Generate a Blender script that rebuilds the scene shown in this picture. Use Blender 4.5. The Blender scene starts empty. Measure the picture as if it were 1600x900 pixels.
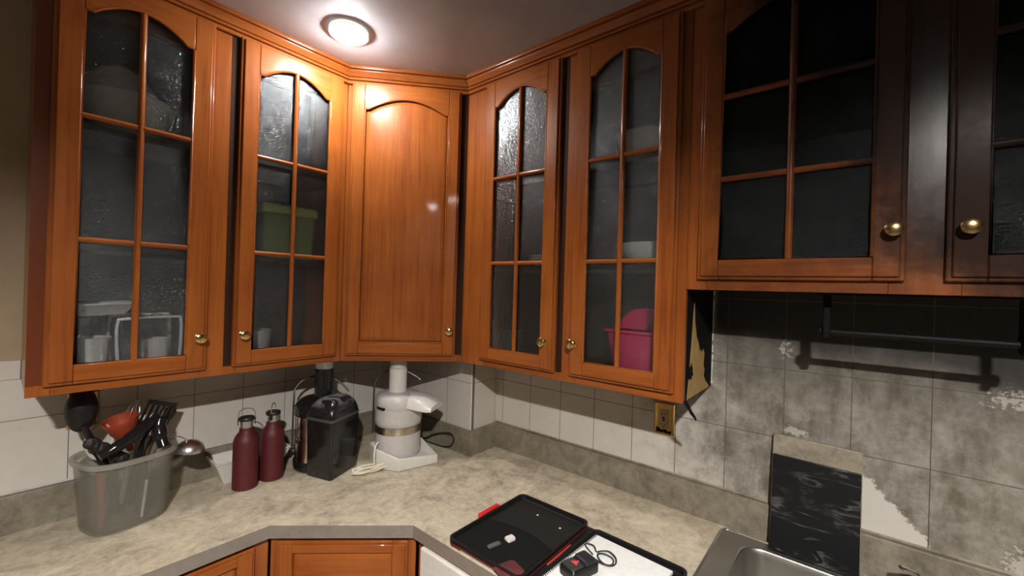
import bpy, bmesh, math, random
from mathutils import Vector, Matrix
random.seed(4)
S = bpy.context.scene
COL = S.collection

# ------------------------------------------------------------------ camera
CAM = Vector((-1.5861, -1.9638, 1.6946)); YAW, PITCH, ROLL, FPX = -0.8844, 0.0015, 0.0300, 655.95
FW = Vector((-math.sin(YAW)*math.cos(PITCH), math.cos(YAW)*math.cos(PITCH), math.sin(PITCH)))
_r0 = Vector((math.cos(YAW), math.sin(YAW), 0)); _u0 = _r0.cross(FW)
RT = math.cos(ROLL)*_r0 + math.sin(ROLL)*_u0
UP = -math.sin(ROLL)*_r0 + math.cos(ROLL)*_u0
cd = bpy.data.cameras.new('camera'); cam = bpy.data.objects.new('camera', cd); COL.objects.link(cam)
cd.sensor_fit = 'HORIZONTAL'; cd.sensor_width = 36.0; cd.lens = FPX/1600*36.0; cd.clip_start = 0.01
mw = Matrix((RT, UP, -FW)).transposed().to_4x4(); mw.translation = CAM
cam.matrix_world = mw
S.camera = cam

# ------------------------------------------------------------------ light and exposure
CEIL_Z = 2.596
LAMP_NEAR = Vector((-0.815, -0.545, CEIL_Z))      # the lamp seen in the photograph
LAMP_BACK = Vector((-2.09, -2.45, CEIL_Z))        # its twin, behind the camera
LAMP_NEAR_STRENGTH = 250.0
LAMP_BACK_STRENGTH = 4700.0
EXPOSURE = 0.45
S.view_settings.view_transform = 'Standard'; S.view_settings.look = 'None'
S.view_settings.gamma = 1.0; S.view_settings.use_curve_mapping = False
S.view_settings.exposure = EXPOSURE
w = bpy.data.worlds.new('world'); S.world = w; w.use_nodes = True
w.node_tree.nodes['Background'].inputs[0].default_value = (0.9, 0.85, 0.8, 1)
w.node_tree.nodes['Background'].inputs[1].default_value = 0.03
try:
    S.cycles.use_denoising = True
    S.cycles.denoiser = 'OPENIMAGEDENOISE'
    S.cycles.max_bounces = 10; S.cycles.transparent_max_bounces = 16
    S.cycles.sample_clamp_indirect = 6.0
    S.cycles.caustics_reflective = False
except Exception:
    pass

# ------------------------------------------------------------------ measured layout (metres)
DL, DR = 0.3019, 0.3093           # depth of the wall cabinets on the left and the right wall
C1, C2 = 0.6775, 0.6445           # where the diagonal corner cabinet begins on each side
XL, YR, YE = -1.5397, -1.5777, -2.60
ZB, ZS = 1.371, 1.7077            # undersides of the tall and of the short cabinets
CT = 0.914                        # worktop
BSZ = 1.0282                      # top of the laminate upstand
CHW, CHL = 0.1792, 0.586          # boxed pipe chase in the corner

def ray(px, py): return FW + RT*((px-800)/FPX) + UP*((450-py)/FPX)
def at(px, py, ax, val):
    d = ray(px, py); t = (val-CAM[ax])/d[ax]; return CAM + d*t

# ------------------------------------------------------------------ materials
def rgb(*c): return (c[0], c[1], c[2], 1)
class NT:
    def __init__(s, name):
        s.m = bpy.data.materials.new(name); s.m.use_nodes = True
        s.t = s.m.node_tree; s.n = s.t.nodes; s.b = s.n['Principled BSDF']; s.out = s.n['Material Output']
        s._p = None
    def new(s, typ, **k):
        n = s.n.new(typ)
        for a, v in k.items(): setattr(n, a, v)
        return n
    def put(s, sock, v):
        if hasattr(v, 'is_output') or isinstance(v, bpy.types.NodeSocket): s.t.links.new(v, sock)
        else: sock.default_value = v
    def pos(s):
        if s._p is None:
            g = s.new('ShaderNodeNewGeometry'); x = s.new('ShaderNodeSeparateXYZ')
            s.t.links.new(g.outputs['Position'], x.inputs[0]); s._p = (g.outputs['Position'], x.outputs[0], x.outputs[1], x.outputs[2])
        return s._p
    def math(s, op, a, b=0.0, c=0.0, clamp=False):
        n = s.new('ShaderNodeMath', operation=op, use_clamp=clamp)
        s.put(n.inputs[0], a); s.put(n.inputs[1], b); s.put(n.inputs[2], c); return n.outputs[0]
    def smooth(s, v, lo, hi):
        n = s.new('ShaderNodeMapRange', interpolation_type='SMOOTHSTEP'); s.put(n.inputs[0], v)
        n.inputs[1].default_value = lo; n.inputs[2].default_value = hi; return n.outputs[0]
    def xyz(s, x, y, z):
        n = s.new('ShaderNodeCombineXYZ'); s.put(n.inputs[0], x); s.put(n.inputs[1], y); s.put(n.inputs[2], z); return n.outputs[0]
    def scaled(s, vec, sc):
        n = s.new('ShaderNodeMapping'); s.put(n.inputs['Vector'], vec); n.inputs['Scale'].default_value = sc; return n.outputs[0]
    def noise(s, vec, scale, detail=3.0, rough=0.55, dist=0.0):
        n = s.new('ShaderNodeTexNoise'); s.put(n.inputs['Vector'], vec)
        n.inputs['Scale'].default_value = scale; n.inputs['Detail'].default_value = detail
        n.inputs['Roughness'].default_value = rough; n.inputs['Distortion'].default_value = dist; return n.outputs[0]
    def mix(s, f, a, b):
        n = s.new('ShaderNodeMix', data_type='RGBA'); s.put(n.inputs[0], f); s.put(n.inputs[6], a); s.put(n.inputs[7], b); return n.outputs[2]
    def ramp(s, f, stops):
        n = s.new('ShaderNodeValToRGB'); s.put(n.inputs[0], f); e = n.color_ramp.elements
        while len(e) < len(stops): e.new(0.5)
        for i, (p, c) in enumerate(stops): e[i].position = p; e[i].color = c
        return n.outputs[0]
    def bump(s, h, strength, dist=0.002):
        n = s.new('ShaderNodeBump'); s.put(n.inputs['Height'], h); n.inputs['Strength'].default_value = strength
        n.inputs['Distance'].default_value = dist; s.t.links.new(n.outputs[0], s.b.inputs['Normal']); return n.outputs[0]
    def set(s, **k):
        for a, v in k.items(): s.put(s.b.inputs[a.replace('_', ' ')], v)
        return s

def plain(name, col, rough=0.5, metal=0.0, **k):
    N = NT(name); p = N.pos()[0]
    v = N.noise(p, 60, 2)
    c = N.mix(v, rgb(*[x*0.88 for x in col]), rgb(*[min(1, x*1.1) for x in col]))
    N.set(Base_Color=c, Roughness=rough, Metallic=metal, **k); return N.m

def wood(name, axis, dark=0.0, tint=1.0, matt=False):
    """varnished red-brown timber, grain along axis; soot stains on the cabinet over the sink"""
    N = NT(name); p, x, y, z = N.pos()
    sc = [1, 1, 1]; sc[axis] = 0.045
    if axis != 2: sc = [0.05, 0.05, 1]
    q = N.scaled(p, sc)
    g1 = N.noise(q, 95, 5, 0.6, 0.4); g2 = N.noise(q, 24, 3, 0.5); g3 = N.noise(p, 5, 3)
    g = N.math('ADD', N.math('MULTIPLY', g1, 0.5), N.math('ADD', N.math('MULTIPLY', g2, 0.35), N.math('MULTIPLY', g3, 0.35)))
    c = N.ramp(g, [(0.36, rgb(0.148*tint, 0.033*tint, 0.008)), (0.55, rgb(0.262*tint, 0.070*tint, 0.0135)), (0.78, rgb(0.355*tint, 0.108*tint, 0.020))])
    # soot: heavy round the knobs of the sink cabinet and up its top, ragged edge
    n1 = N.noise(p, 9, 5, 0.65, 0.6)
    a = N.math('MULTIPLY', N.math('SUBTRACT', -1.84, y), 3.6)
    b = N.math('MULTIPLY', N.math('SUBTRACT', z, 2.05), 1.5)
    lo = N.math('MULTIPLY', N.smooth(z, 1.80, 1.73), -0.45)
    m = N.math('ADD', N.math('ADD', a, b), N.math('ADD', N.math('MULTIPLY', n1, 0.9), lo))
    m = N.smooth(m, 0.30, 1.05)
    gate = N.smooth(y, -1.585, -1.66)
    m = N.math('MULTIPLY', m, gate)
    m = N.math('MULTIPLY', m, 0.94)
    spk = N.smooth(N.noise(p, 210, 2), 0.66, 0.74)
    soot = N.mix(N.math('MULTIPLY', spk, 0.4), rgb(0.013, 0.0075, 0.006), rgb(0.06, 0.035, 0.03))
    c = N.mix(N.math('MULTIPLY', gate, N.math('ADD', 0.38, N.math('MULTIPLY', N.smooth(n1, 0.35, 0.7), 0.30))), c, rgb(0.030, 0.011, 0.005))
    # thin smoke film over the upper woodwork towards the sink
    sf = N.math('MULTIPLY', N.smooth(y, -0.75, -1.75), N.smooth(N.math('ADD', z, N.math('MULTIPLY', n1, 0.3)), 1.85, 2.65))
    c = N.mix(N.math('MULTIPLY', sf, 0.62), c, rgb(0.040, 0.015, 0.008))
    c = N.mix(m, c, soot)
    if dark: c = N.mix(dark, c, rgb(0.03, 0.012, 0.008))
    r = N.math('ADD', 0.26, N.math('MULTIPLY', g1, 0.16)); r = N.math('ADD', r, N.math('MULTIPLY', m, 0.34 if matt else -0.08))
    N.set(Base_Color=c, Roughness=r, Specular_IOR_Level=0.5)
    N.put(N.b.inputs['Coat Weight'], N.math('SUBTRACT', 0.34, N.math('MULTIPLY', gate, 0.31 if matt else 0.0))); N.put(N.b.inputs['Specular IOR Level'], N.math('SUBTRACT', 0.18, N.math('MULTIPLY', m, 0.10))); N.put(N.b.inputs['Coat Roughness'], N.math('ADD', 0.07, N.math('MULTIPLY', gate, N.math('MULTIPLY', N.noise(p, 60, 4, 0.7), 0.32))))
    N.bump(g1, 0.22, 0.0016)
    return N.m
W_V = wood('varnished_wood_upright', 2)
W_H = wood('varnished_wood_level', 0)
W_VS = wood('sooty_wood_upright', 2, matt=True)
W_HS = wood('sooty_wood_level', 0, matt=True)

def tiles(name, uaxis, u0, v0, dirty):
    N = NT(name); p, x, y, z = N.pos(); u = (x, y)[uaxis]
    br = N.new('ShaderNodeTexBrick', offset=0.0, squash=1.0)
    N.put(br.inputs['Vector'], N.xyz(N.math('SUBTRACT', u, u0), N.math('SUBTRACT', z, v0), 0.0))
    br.inputs['Scale'].default_value = 1.0; br.inputs['Mortar Size'].default_value = 0.0013
    br.inputs['Mortar Smooth'].default_value = 0.25
    br.inputs['Brick Width'].default_value = 0.1666; br.inputs['Row Height'].default_value = 0.2188
    g = br.outputs['Fac']
    cl = N.noise(p, 7, 5, 0.6, 0.5); fine = N.noise(p, 34, 5, 0.65)
    c = N.mix(cl, rgb(0.50, 0.465, 0.42), rgb(0.61, 0.585, 0.545))
    rough = N.math('ADD', 0.3, N.math('MULTIPLY', cl, 0.15))
    if dirty:
        # smoke film: reaches from the fire over the sink, thicker with height
        f0 = N.math('MULTIPLY', N.math('SUBTRACT', -1.52, y), 3.2)
        f1 = N.math('MULTIPLY', N.math('SUBTRACT', z, 1.10), 1.5)
        big = N.noise(p, 6.5, 7, 0.72, 0.25)
        m = N.math('ADD', N.math('ADD', f0, f1), N.math('MULTIPLY', N.math('SUBTRACT', big, 0.5), 3.6))
        m = N.smooth(m, -0.70, 0.85)
        streak = N.noise(N.scaled(p, (1, 1, 0.25)), 20, 4, 0.6)
        m = N.math('MULTIPLY', m, N.math('ADD', 0.50, N.math('MULTIPLY', streak, 0.66)))
        m = N.math('MULTIPLY', m, N.math('ADD', 0.72, N.math('MULTIPLY', N.smooth(N.noise(p, 15, 7, 0.75, 0.2), 0.32, 0.62), 0.34)))
        # wiped-clean patch to the right of the board
        edge = N.math('ADD', N.math('SUBTRACT', N.math('MULTIPLY', N.math('ADD', y, 2.0), 1.05), N.math('SUBTRACT', z, 1.19)), N.math('MULTIPLY', N.math('SUBTRACT', N.noise(p, 38, 5, 0.7), 0.5), 0.09))
        cleanp = N.math('MULTIPLY', N.smooth(edge, 0.0, 0.012), N.smooth(y, -2.20, -2.15))
        cleanp = N.math('MULTIPLY', cleanp, N.smooth(y, -1.93, -1.97))
        cleanp = N.math('MULTIPLY', cleanp, N.smooth(z, 1.22, 1.18))
        m = N.math('MULTIPLY', m, N.math('SUBTRACT', 1.0, N.math('MULTIPLY', cleanp, 0.95)))
        # rubbed scuffs
        def spot(cy, cz, ry, rz, thr):
            a = N.math('DIVIDE', N.math('SUBTRACT', y, cy), ry); b = N.math('DIVIDE', N.math('SUBTRACT', z, cz), rz)
            d = N.math('SQRT', N.math('ADD', N.math('MULTIPLY', a, a), N.math('MULTIPLY', b, b)))
            k = N.math('SUBTRACT', N.math('ADD', N.noise(N.scaled(p, (1, 1, 1.6)), 62, 5, 0.7), 0.12), N.math('MULTIPLY', d, 0.30))
            return N.smooth(k, thr, thr+0.05)
        sc = N.math('MAXIMUM', spot(-1.795, 1.528, 0.035, 0.055, 0.50), spot(-2.27, 1.455, 0.085, 0.05, 0.50))
        sc = N.math('MAXIMUM', sc, spot(-1.825, 1.275, 0.035, 0.016, 0.36))
        sc = N.math('MAXIMUM', sc, spot(-2.30, 1.05, 0.06, 0.07, 0.44))
        m = N.math('MULTIPLY', m, N.math('SUBTRACT', 1.0, N.math('MULTIPLY', sc, 0.6)))
        c = N.mix(m, c, rgb(0.100, 0.083, 0.060))
        # grey film thinning out downwards
        kz = N.math('ADD', z, N.math('MULTIPLY', N.math('SUBTRACT', N.noise(p, 8, 6, 0.65), 0.5), 0.22))
        film = N.math('MULTIPLY', N.math('MULTIPLY', N.smooth(kz, 1.28, 1.58), 0.72), N.smooth(y, -1.56, -1.66))
        film = N.math('MULTIPLY', film, N.math('SUBTRACT', 1.0, N.math('MULTIPLY', sc, 0.8)))
        c = N.mix(film, c, rgb(0.065, 0.058, 0.047))
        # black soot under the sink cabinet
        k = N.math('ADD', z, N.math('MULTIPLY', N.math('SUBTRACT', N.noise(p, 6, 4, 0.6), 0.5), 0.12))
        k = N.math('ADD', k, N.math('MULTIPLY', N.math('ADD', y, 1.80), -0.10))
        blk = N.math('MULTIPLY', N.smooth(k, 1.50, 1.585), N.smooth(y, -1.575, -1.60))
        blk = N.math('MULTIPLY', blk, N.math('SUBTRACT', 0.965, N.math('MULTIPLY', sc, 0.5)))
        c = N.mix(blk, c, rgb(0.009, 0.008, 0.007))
        rough = N.math('ADD', rough, N.math('MULTIPLY', m, 0.3))
    c = N.mix(N.math('MULTIPLY', N.smooth(fine, 0.60, 0.72), 0.16), c, rgb(0.25, 0.21, 0.17))
    c = N.mix(g, c, rgb(0.075, 0.06, 0.047) if dirty else rgb(0.15, 0.125, 0.10))
    N.set(Base_Color=c, Roughness=rough)
    N.bump(N.math('SUBTRACT', N.math('MULTIPLY', fine, 0.1), g), 0.5, 0.001)
    return N.m
T_LEFT = tiles('white_tile_left', 0, -1.4343, 1.2499, False)
T_TRIM = tiles('white_trim_tile', 0, -1.4343+0.09, 1.374, False)
T_RIGHT = tiles('sooty_tile_right', 1, -0.6285, 1.2444, True)
T_CH_Y = tiles('chase_tile_side', 1, -0.586, 1.2444, False)
T_CH_X = tiles('chase_tile_return', 0, -0.1792, 1.2444, False)

def laminate(name, k=1.0, grey=False):
    N = NT(name); p = N.pos()[0]
    a = N.noise(p, 9, 7, 0.68, 0.8); b = N.noise(p, 42, 6, 0.68, 0.6); f = N.noise(p, 150, 3)
    g = N.math('ADD', N.math('MULTIPLY', a, 0.55), N.math('ADD', N.math('MULTIPLY', b, 0.35), N.math('MULTIPLY', f, 0.1)))
    c = N.ramp(g, [(0.38, rgb(0.23*k, 0.20*k, 0.155*k)), (0.47, rgb(0.355*k, 0.31*k, 0.235*k)), (0.55, rgb(0.455*k, 0.40*k, 0.305*k)), (0.66, rgb(0.56*k, 0.49*k, 0.365*k))])
    if grey: c = N.mix(0.7, c, rgb(0.36*k, 0.31*k, 0.28*k))
    N.set(Base_Color=c, Roughness=N.math('ADD', 0.32, N.math('MULTIPLY', b, 0.16))); N.bump(f, 0.06, 0.001); return N.m
LAM = laminate('mottled_laminate', 1.18); LAM_D = laminate('worn_laminate', 0.62); LAM_U = laminate('upstand_laminate', 0.50)

def painted(name, col, var=0.12, rough=0.6, sc=14, smoke=0.0):
    N = NT(name); p = N.pos()[0]; a = N.noise(p, 2.2, 5, 0.6, 0.6); b = N.noise(p, sc, 4, 0.6)
    g = N.math('ADD', N.math('MULTIPLY', a, 0.6), N.math('MULTIPLY', b, 0.4))
    c = N.mix(N.smooth(g, 0.3, 0.7), rgb(*[v*(1-var) for v in col]), rgb(*[min(1, v*(1+var)) for v in col]))
    if smoke:   # smoke film spreading from above the sink
        y = N.pos()[2]; c = N.mix(N.math('MULTIPLY', N.smooth(N.math('ADD', y, N.math('MULTIPLY', a, 0.5)), 0.0, -1.5), smoke), c, rgb(0.10, 0.088, 0.08))
    N.set(Base_Color=c, Roughness=rough); N.bump(N.noise(p, 160, 3), 0.12, 0.001); return N.m
M_WALL = painted('tan_wall_paint', (0.36, 0.27, 0.17))
M_ROOM = painted('beige_wall_paint', (0.20, 0.185, 0.165))
M_CEIL = painted('smoky_ceiling_paint', (0.46, 0.46, 0.50), 0.12, 0.62, 5, smoke=0.6)
M_FLOOR = painted('floor_covering', (0.16, 0.14, 0.12))

def glass(name, tint, haze, gloss):
    N = NT(name); p, x, y, z = N.pos()
    h = N.noise(p, 170, 2, 0.5); h2 = N.noise(p, 70, 2, 0.5)
    hh = N.math('ADD', N.math('MULTIPLY', h, 0.7), N.math('MULTIPLY', h2, 0.4))
    bp = N.new('ShaderNodeBump'); N.put(bp.inputs['Height'], hh); bp.inputs['Strength'].default_value = 0.5; bp.inputs['Distance'].default_value = 0.0012
    tr = N.new('ShaderNodeBsdfTransparent'); tr.inputs[0].default_value = rgb(*tint)
    rf = N.new('ShaderNodeBsdfRefraction'); rf.inputs['Color'].default_value = rgb(*tint); rf.inputs['Roughness'].default_value = 0.20; rf.inputs['IOR'].default_value = 1.08
    N.t.links.new(bp.outputs[0], rf.inputs['Normal'])
    m1 = N.new('ShaderNodeMixShader'); m1.inputs[0].default_value = 0.32
    N.t.links.new(tr.outputs[0], m1.inputs[1]); N.t.links.new(rf.outputs[0], m1.inputs[2])
    df = N.new('ShaderNodeBsdfDiffuse'); df.inputs[0].default_value = rgb(0.30, 0.33, 0.34)
    m2 = N.new('ShaderNodeMixShader')
    N.put(m2.inputs[0], N.math('ADD', haze, N.math('MULTIPLY', N.smooth(N.noise(p, 9, 5, 0.6), 0.45, 0.75), haze)))
    N.t.links.new(m1.outputs[0], m2.inputs[1]); N.t.links.new(df.outputs[0], m2.inputs[2])
    gl = N.new('ShaderNodeBsdfGlossy'); gl.inputs['Roughness'].default_value = 0.13; gl.inputs[0].default_value = rgb(0.9, 0.95, 1.0)
    bp2 = N.new('ShaderNodeBump'); N.put(bp2.inputs['Height'], hh); bp2.inputs['Strength'].default_value = 1.0; bp2.inputs['Distance'].default_value = 0.0055
    N.t.links.new(bp2.outputs[0], gl.inputs['Normal'])
    fr = N.new('ShaderNodeFresnel'); fr.inputs[0].default_value = 1.5
    m3 = N.new('ShaderNodeMixShader'); N.put(m3.inputs[0], N.math('MULTIPLY', fr.outputs[0], gloss))
    N.t.links.new(m2.outputs[0], m3.inputs[1]); N.t.links.new(gl.outputs[0], m3.inputs[2])
    N.t.links.new(m3.outputs[0], N.out.inputs[0]); return N.m
G_CLEAN = glass('dimpled_glass', (0.98, 1.0, 1.0), 0.008, 1.2)
G_SOOT = glass('sooty_dimpled_glass', (0.22, 0.24, 0.20), 0.004, 0.26)

def metal(name, col, rough=0.25):
    N = NT(name); p = N.pos()[0]
    N.set(Base_Color=rgb(*col), Metallic=1.0, Roughness=N.math('ADD', rough, N.math('MULTIPLY', N.noise(p, 80, 3), 0.12))); return N.m
BRASS = metal('polished_brass', (0.80, 0.58, 0.22), 0.12)
BRASS_D = metal('sooty_brass', (0.34, 0.24, 0.11), 0.22)
STEEL = metal('brushed_steel', (0.72, 0.71, 0.69), 0.24)
CHROME = metal('chrome', (0.85, 0.85, 0.86), 0.06)
WIRE = metal('dark_wire', (0.12, 0.11, 0.10), 0.35)
BLACK_G = plain('glossy_black_plastic', (0.012, 0.012, 0.013), 0.16)
BLACK_M = plain('matt_black_plastic', (0.008, 0.008, 0.0085), 0.42, Specular_IOR_Level=0.35)
BLACK_S = plain('sooty_black_plastic', (0.006, 0.006, 0.007), 0.5, Specular_IOR_Level=0.12)
BLACK_T = plain('black_textured_liner', (0.012, 0.012, 0.0115), 0.6, Specular_IOR_Level=0.3)
RUBBER = plain('black_rubber', (0.012, 0.012, 0.012), 0.5)
WHITE_P = plain('white_plastic', (0.66, 0.64, 0.61), 0.32)
GREY_P = plain('pale_grey_plastic', (0.52, 0.49, 0.48), 0.34)
CREAM = plain('cream_cord', (0.62, 0.58, 0.47), 0.5)
MAROON = plain('maroon_enamel', (0.080, 0.0065, 0.010), 0.55)
RED_P = plain('red_plastic', (0.60, 0.022, 0.018), 0.35)
RED_D2 = plain('red_edging', (0.13, 0.010, 0.010), 0.45)
RED_H = plain('brick_red_strip', (0.38, 0.035, 0.02), 0.45)
RED_D = plain('dark_red_fabric', (0.10, 0.018, 0.020), 0.8)
ORANGE = plain('orange_red_silicone', (0.34, 0.050, 0.020), 0.5)
PAPER = plain('white_paper', (0.72, 0.74, 0.73), 0.7)
CERAMIC = plain('white_ceramic', (0.75, 0.74, 0.70), 0.25)
PINK = plain('magenta_plastic', (0.62, 0.022, 0.12), 0.4)
GREEN = plain('green_plastic', (0.22, 0.42, 0.07), 0.4)
BLUE = plain('blue_plastic', (0.05, 0.22, 0.36), 0.4)
BROWN_W = plain('wooden_spoon_wood', (0.10, 0.055, 0.03), 0.5)
CHAR = plain('charred_wood', (0.007, 0.006, 0.006), 0.8, Specular_IOR_Level=0.1)
PLY = painted('raw_plywood', (0.42, 0.27, 0.10), 0.25, 0.7, 30)
IVORY = plain('ivory_plastic', (0.44, 0.33, 0.16), 0.35)
SLOT = plain('black_slot', (0.004, 0.004, 0.004), 0.6)
HINT = plain('smoked_steel', (0.30, 0.27, 0.22), 0.18, 1.0)
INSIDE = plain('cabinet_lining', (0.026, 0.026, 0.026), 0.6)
DUSTY = None
def dusty():
    N = NT('dusty_black_lid'); p = N.pos()[0]
    m = N.smooth(N.noise(p, 16, 5, 0.6, 0.5), 0.42, 0.56)
    nrm = N.new('ShaderNodeNewGeometry'); sx = N.new('ShaderNodeSeparateXYZ'); N.t.links.new(nrm.outputs['Normal'], sx.inputs[0])
    m = N.math('MULTIPLY', m, N.smooth(sx.outputs[2], 0.25, 0.7))
    N.set(Base_Color=N.mix(N.math('MULTIPLY', m, 0.55), rgb(0.012, 0.012, 0.013), rgb(0.22, 0.22, 0.23)), Roughness=N.math('ADD', 0.15, N.math('MULTIPLY', m, 0.4))); return N.m
DUSTY = dusty()
def clearplastic(name, tint, haze):
    N = NT(name)
    tr = N.new('ShaderNodeBsdfTransparent'); tr.inputs[0].default_value = rgb(*tint)
    df = N.new('ShaderNodeBsdfPrincipled'); df.inputs['Base Color'].default_value = rgb(0.42, 0.40, 0.36); df.inputs['Roughness'].default_value = 0.3
    m = N.new('ShaderNodeMixShader'); m.inputs[0].default_value = haze
    N.t.links.new(tr.outputs[0], m.inputs[1]); N.t.links.new(df.outputs[0], m.inputs[2]); N.t.links.new(m.outputs[0], N.out.inputs[0]); return N.m
CLEAR = clearplastic('cloudy_clear_plastic', (0.86, 0.86, 0.84), 0.20)
CLEAR_RIM = clearplastic('cloudy_clear_rim', (0.8, 0.8, 0.76), 0.45)
def translucent(name, col, k):
    N = NT(name); d = N.new('ShaderNodeBsdfDiffuse'); d.inputs[0].default_value = rgb(*col)
    r = N.new('ShaderNodeBsdfTranslucent'); r.inputs[0].default_value = rgb(*col); m = N.new('ShaderNodeMixShader'); m.inputs[0].default_value = k
    N.t.links.new(d.outputs[0], m.inputs[1]); N.t.links.new(r.outputs[0], m.inputs[2]); N.t.links.new(m.outputs[0], N.out.inputs[0]); return N.m
LAMP_RIM = translucent('translucent_lamp_rim', (0.80, 0.80, 0.79), 0.5)
def marble():
    N = NT('black_marble'); p = N.pos()[0]
    q = N.scaled(p, (1, 0.35, 1.5))
    v = N.noise(q, 13, 5, 0.55, 1.1); r = N.math('ABSOLUTE', N.math('SUBTRACT', v, 0.52))
    k = N.math('MULTIPLY', N.smooth(r, 0.045, 0.0), N.smooth(N.noise(p, 9, 3), 0.40, 0.62))
    N.set(Base_Color=N.mix(N.math('MULTIPLY', k, 0.7), rgb(0.007, 0.0075, 0.009), rgb(0.12, 0.12, 0.12)), Roughness=0.34, Specular_IOR_Level=0.3); return N.m
MARBLE = marble()
def emit(name, col, s):
    N = NT(name); e = N.new('ShaderNodeEmission'); e.inputs[0].default_value = rgb(*col); e.inputs[1].default_value = s
    N.t.links.new(e.outputs[0], N.out.inputs[0]); return N.m

# ------------------------------------------------------------------ mesh helpers
def rel(o):   # world position that a mesh below this object is written against
    v = Vector((0, 0, 0))
    while o is not None: v += o.location; o = o.parent
    return v
def obj(name, bm, mats, parent=None, base=None, smooth=True, bevel=0.0, seg=2, label=None, angle=40):
    bmesh.ops.recalc_face_normals(bm, faces=bm.faces[:])
    me = bpy.data.meshes.new(name)
    off = rel(parent) if parent is not None else Vector(base or (0, 0, 0))
    bmesh.ops.translate(bm, verts=bm.verts[:], vec=-off)
    bm.to_mesh(me); bm.free()
    for m in (mats if isinstance(mats, (list, tuple)) else [mats]): me.materials.append(m)
    o = bpy.data.objects.new(name, me); COL.objects.link(o)
    if parent is not None: o.parent = parent
    else: o.location = off
    if smooth:
        me.polygons.foreach_set('use_smooth', [True]*len(me.polygons))
        me.set_sharp_from_angle(angle=math.radians(angle))
    if bevel:
        b = o.modifiers.new('bevel', 'BEVEL'); b.width = bevel; b.segments = seg; b.limit_method = 'ANGLE'; b.angle_limit = math.radians(35)
        b.harden_normals = False
    if label: o['label'] = label
    return o
def tag(o, label, cat, group=None):
    o['label'] = label; o['category'] = cat
    if group: o['group'] = group
    return o
def thing(name, loc, label, cat, group=None):
    o = bpy.data.objects.new(name, None); COL.objects.link(o); o.location = loc; o.empty_display_size = 0.05
    return tag(o, label, cat, group)
def struct(o): o['kind'] = 'structure'; return o
def B(): return bmesh.new()
def quad(bm, vs, mi=0):
    f = bm.faces.new(vs); f.material_index = mi; return f
def hexa(bm, pts, mi=0):
    v = [bm.verts.new(p) for p in pts]
    for i in ((0, 1, 2, 3), (7, 6, 5, 4), (0, 4, 5, 1), (1, 5, 6, 2), (2, 6, 7, 3), (3, 7, 4, 0)): quad(bm, [v[k] for k in i], mi)
def box(bm, x0, x1, y0, y1, z0, z1, mi=0):
    hexa(bm, [(x0, y0, z0), (x1, y0, z0), (x1, y1, z0), (x0, y1, z0), (x0, y0, z1), (x1, y0, z1), (x1, y1, z1), (x0, y1, z1)], mi)
def prism(bm, poly, z0, z1, mi=0):
    a = [bm.verts.new((p[0], p[1], z0)) for p in poly]; b = [bm.verts.new((p[0], p[1], z1)) for p in poly]; n = len(poly)
    quad(bm, a[::-1], mi); quad(bm, b, mi)
    for i in range(n): quad(bm, [a[i], a[(i+1) % n], b[(i+1) % n], b[i]], mi)
def loft(bm, rings, cap0=True, cap1=True, mi=0, closed=True):
    R = [[bm.verts.new(p) for p in r] for r in rings]; n = len(R[0])
    for a, b in zip(R, R[1:]):
        for i in range(n if closed else n-1): quad(bm, [a[i], a[(i+1) % n], b[(i+1) % n], b[i]], mi)
    if cap0: quad(bm, R[0][::-1], mi)
    if cap1: quad(bm, R[-1], mi)
def lathe(bm, prof, c=(0, 0, 0), axis=(0, 0, 1), n=28, mi=0, cap0=True, cap1=True):
    ax = Vector(axis).normalized(); q = ax.to_track_quat('Z', 'Y'); c = Vector(c); rings = []
    for r, h in prof:
        rings.append([c + q @ Vector((max(r, 1e-4)*math.cos(2*math.pi*i/n), max(r, 1e-4)*math.sin(2*math.pi*i/n), h)) for i in range(n)])
    loft(bm, rings, cap0, cap1, mi)
def smoothpath(pts, k=6):
    P = [Vector(p) for p in pts]; out = []
    for i in range(len(P)-1):
        p0 = P[max(i-1, 0)]; p1 = P[i]; p2 = P[i+1]; p3 = P[min(i+2, len(P)-1)]
        for j in range(k):
            t = j/k; out.append(0.5*((2*p1) + (p2-p0)*t + (2*p0-5*p1+4*p2-p3)*t*t + (3*p1-p0-3*p2+p3)*t**3))
    return out + [P[-1]]
def tube(bm, pts, r, n=8, mi=0, closed=False, flat=1.0, flatdir=None):
    P = [Vector(p) for p in pts]; N = len(P); rr = r if isinstance(r, (list, tuple)) else None; rings = []
    prev = None
    for i in range(N):
        a = P[(i-1) % N] if (closed or i > 0) else P[0]; b = P[(i+1) % N] if (closed or i < N-1) else P[-1]
        t = (b-a).normalized()
        if flatdir is not None: u = Vector(flatdir)
        elif prev is None: u = Vector((0, 0, 1)) if abs(t.z) < 0.9 else Vector((1, 0, 0))
        else: u = prev
        u = (u - t*u.dot(t)).normalized(); v = t.cross(u); prev = u
        q = (rr[min(len(rr)-1, int(i*len(rr)/N))] if rr and len(rr) != N else (rr[i] if rr else r))
        rings.append([P[i] + u*(q*flat*math.cos(2*math.pi*k/n)) + v*(q*math.sin(2*math.pi*k/n)) for k in range(n)])
    if closed: rings.append(rings[0])
    R = [[bm.verts.new(p) for p in ring] for ring in (rings[:-1] if closed else rings)]
    if closed: R.append(R[0])
    for a, b in zip(R, R[1:]):
        for i in range(n): quad(bm, [a[i], a[(i+1) % n], b[(i+1) % n], b[i]], mi)
    if not closed: quad(bm, R[0][::-1], mi); quad(bm, R[-1], mi)
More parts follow.
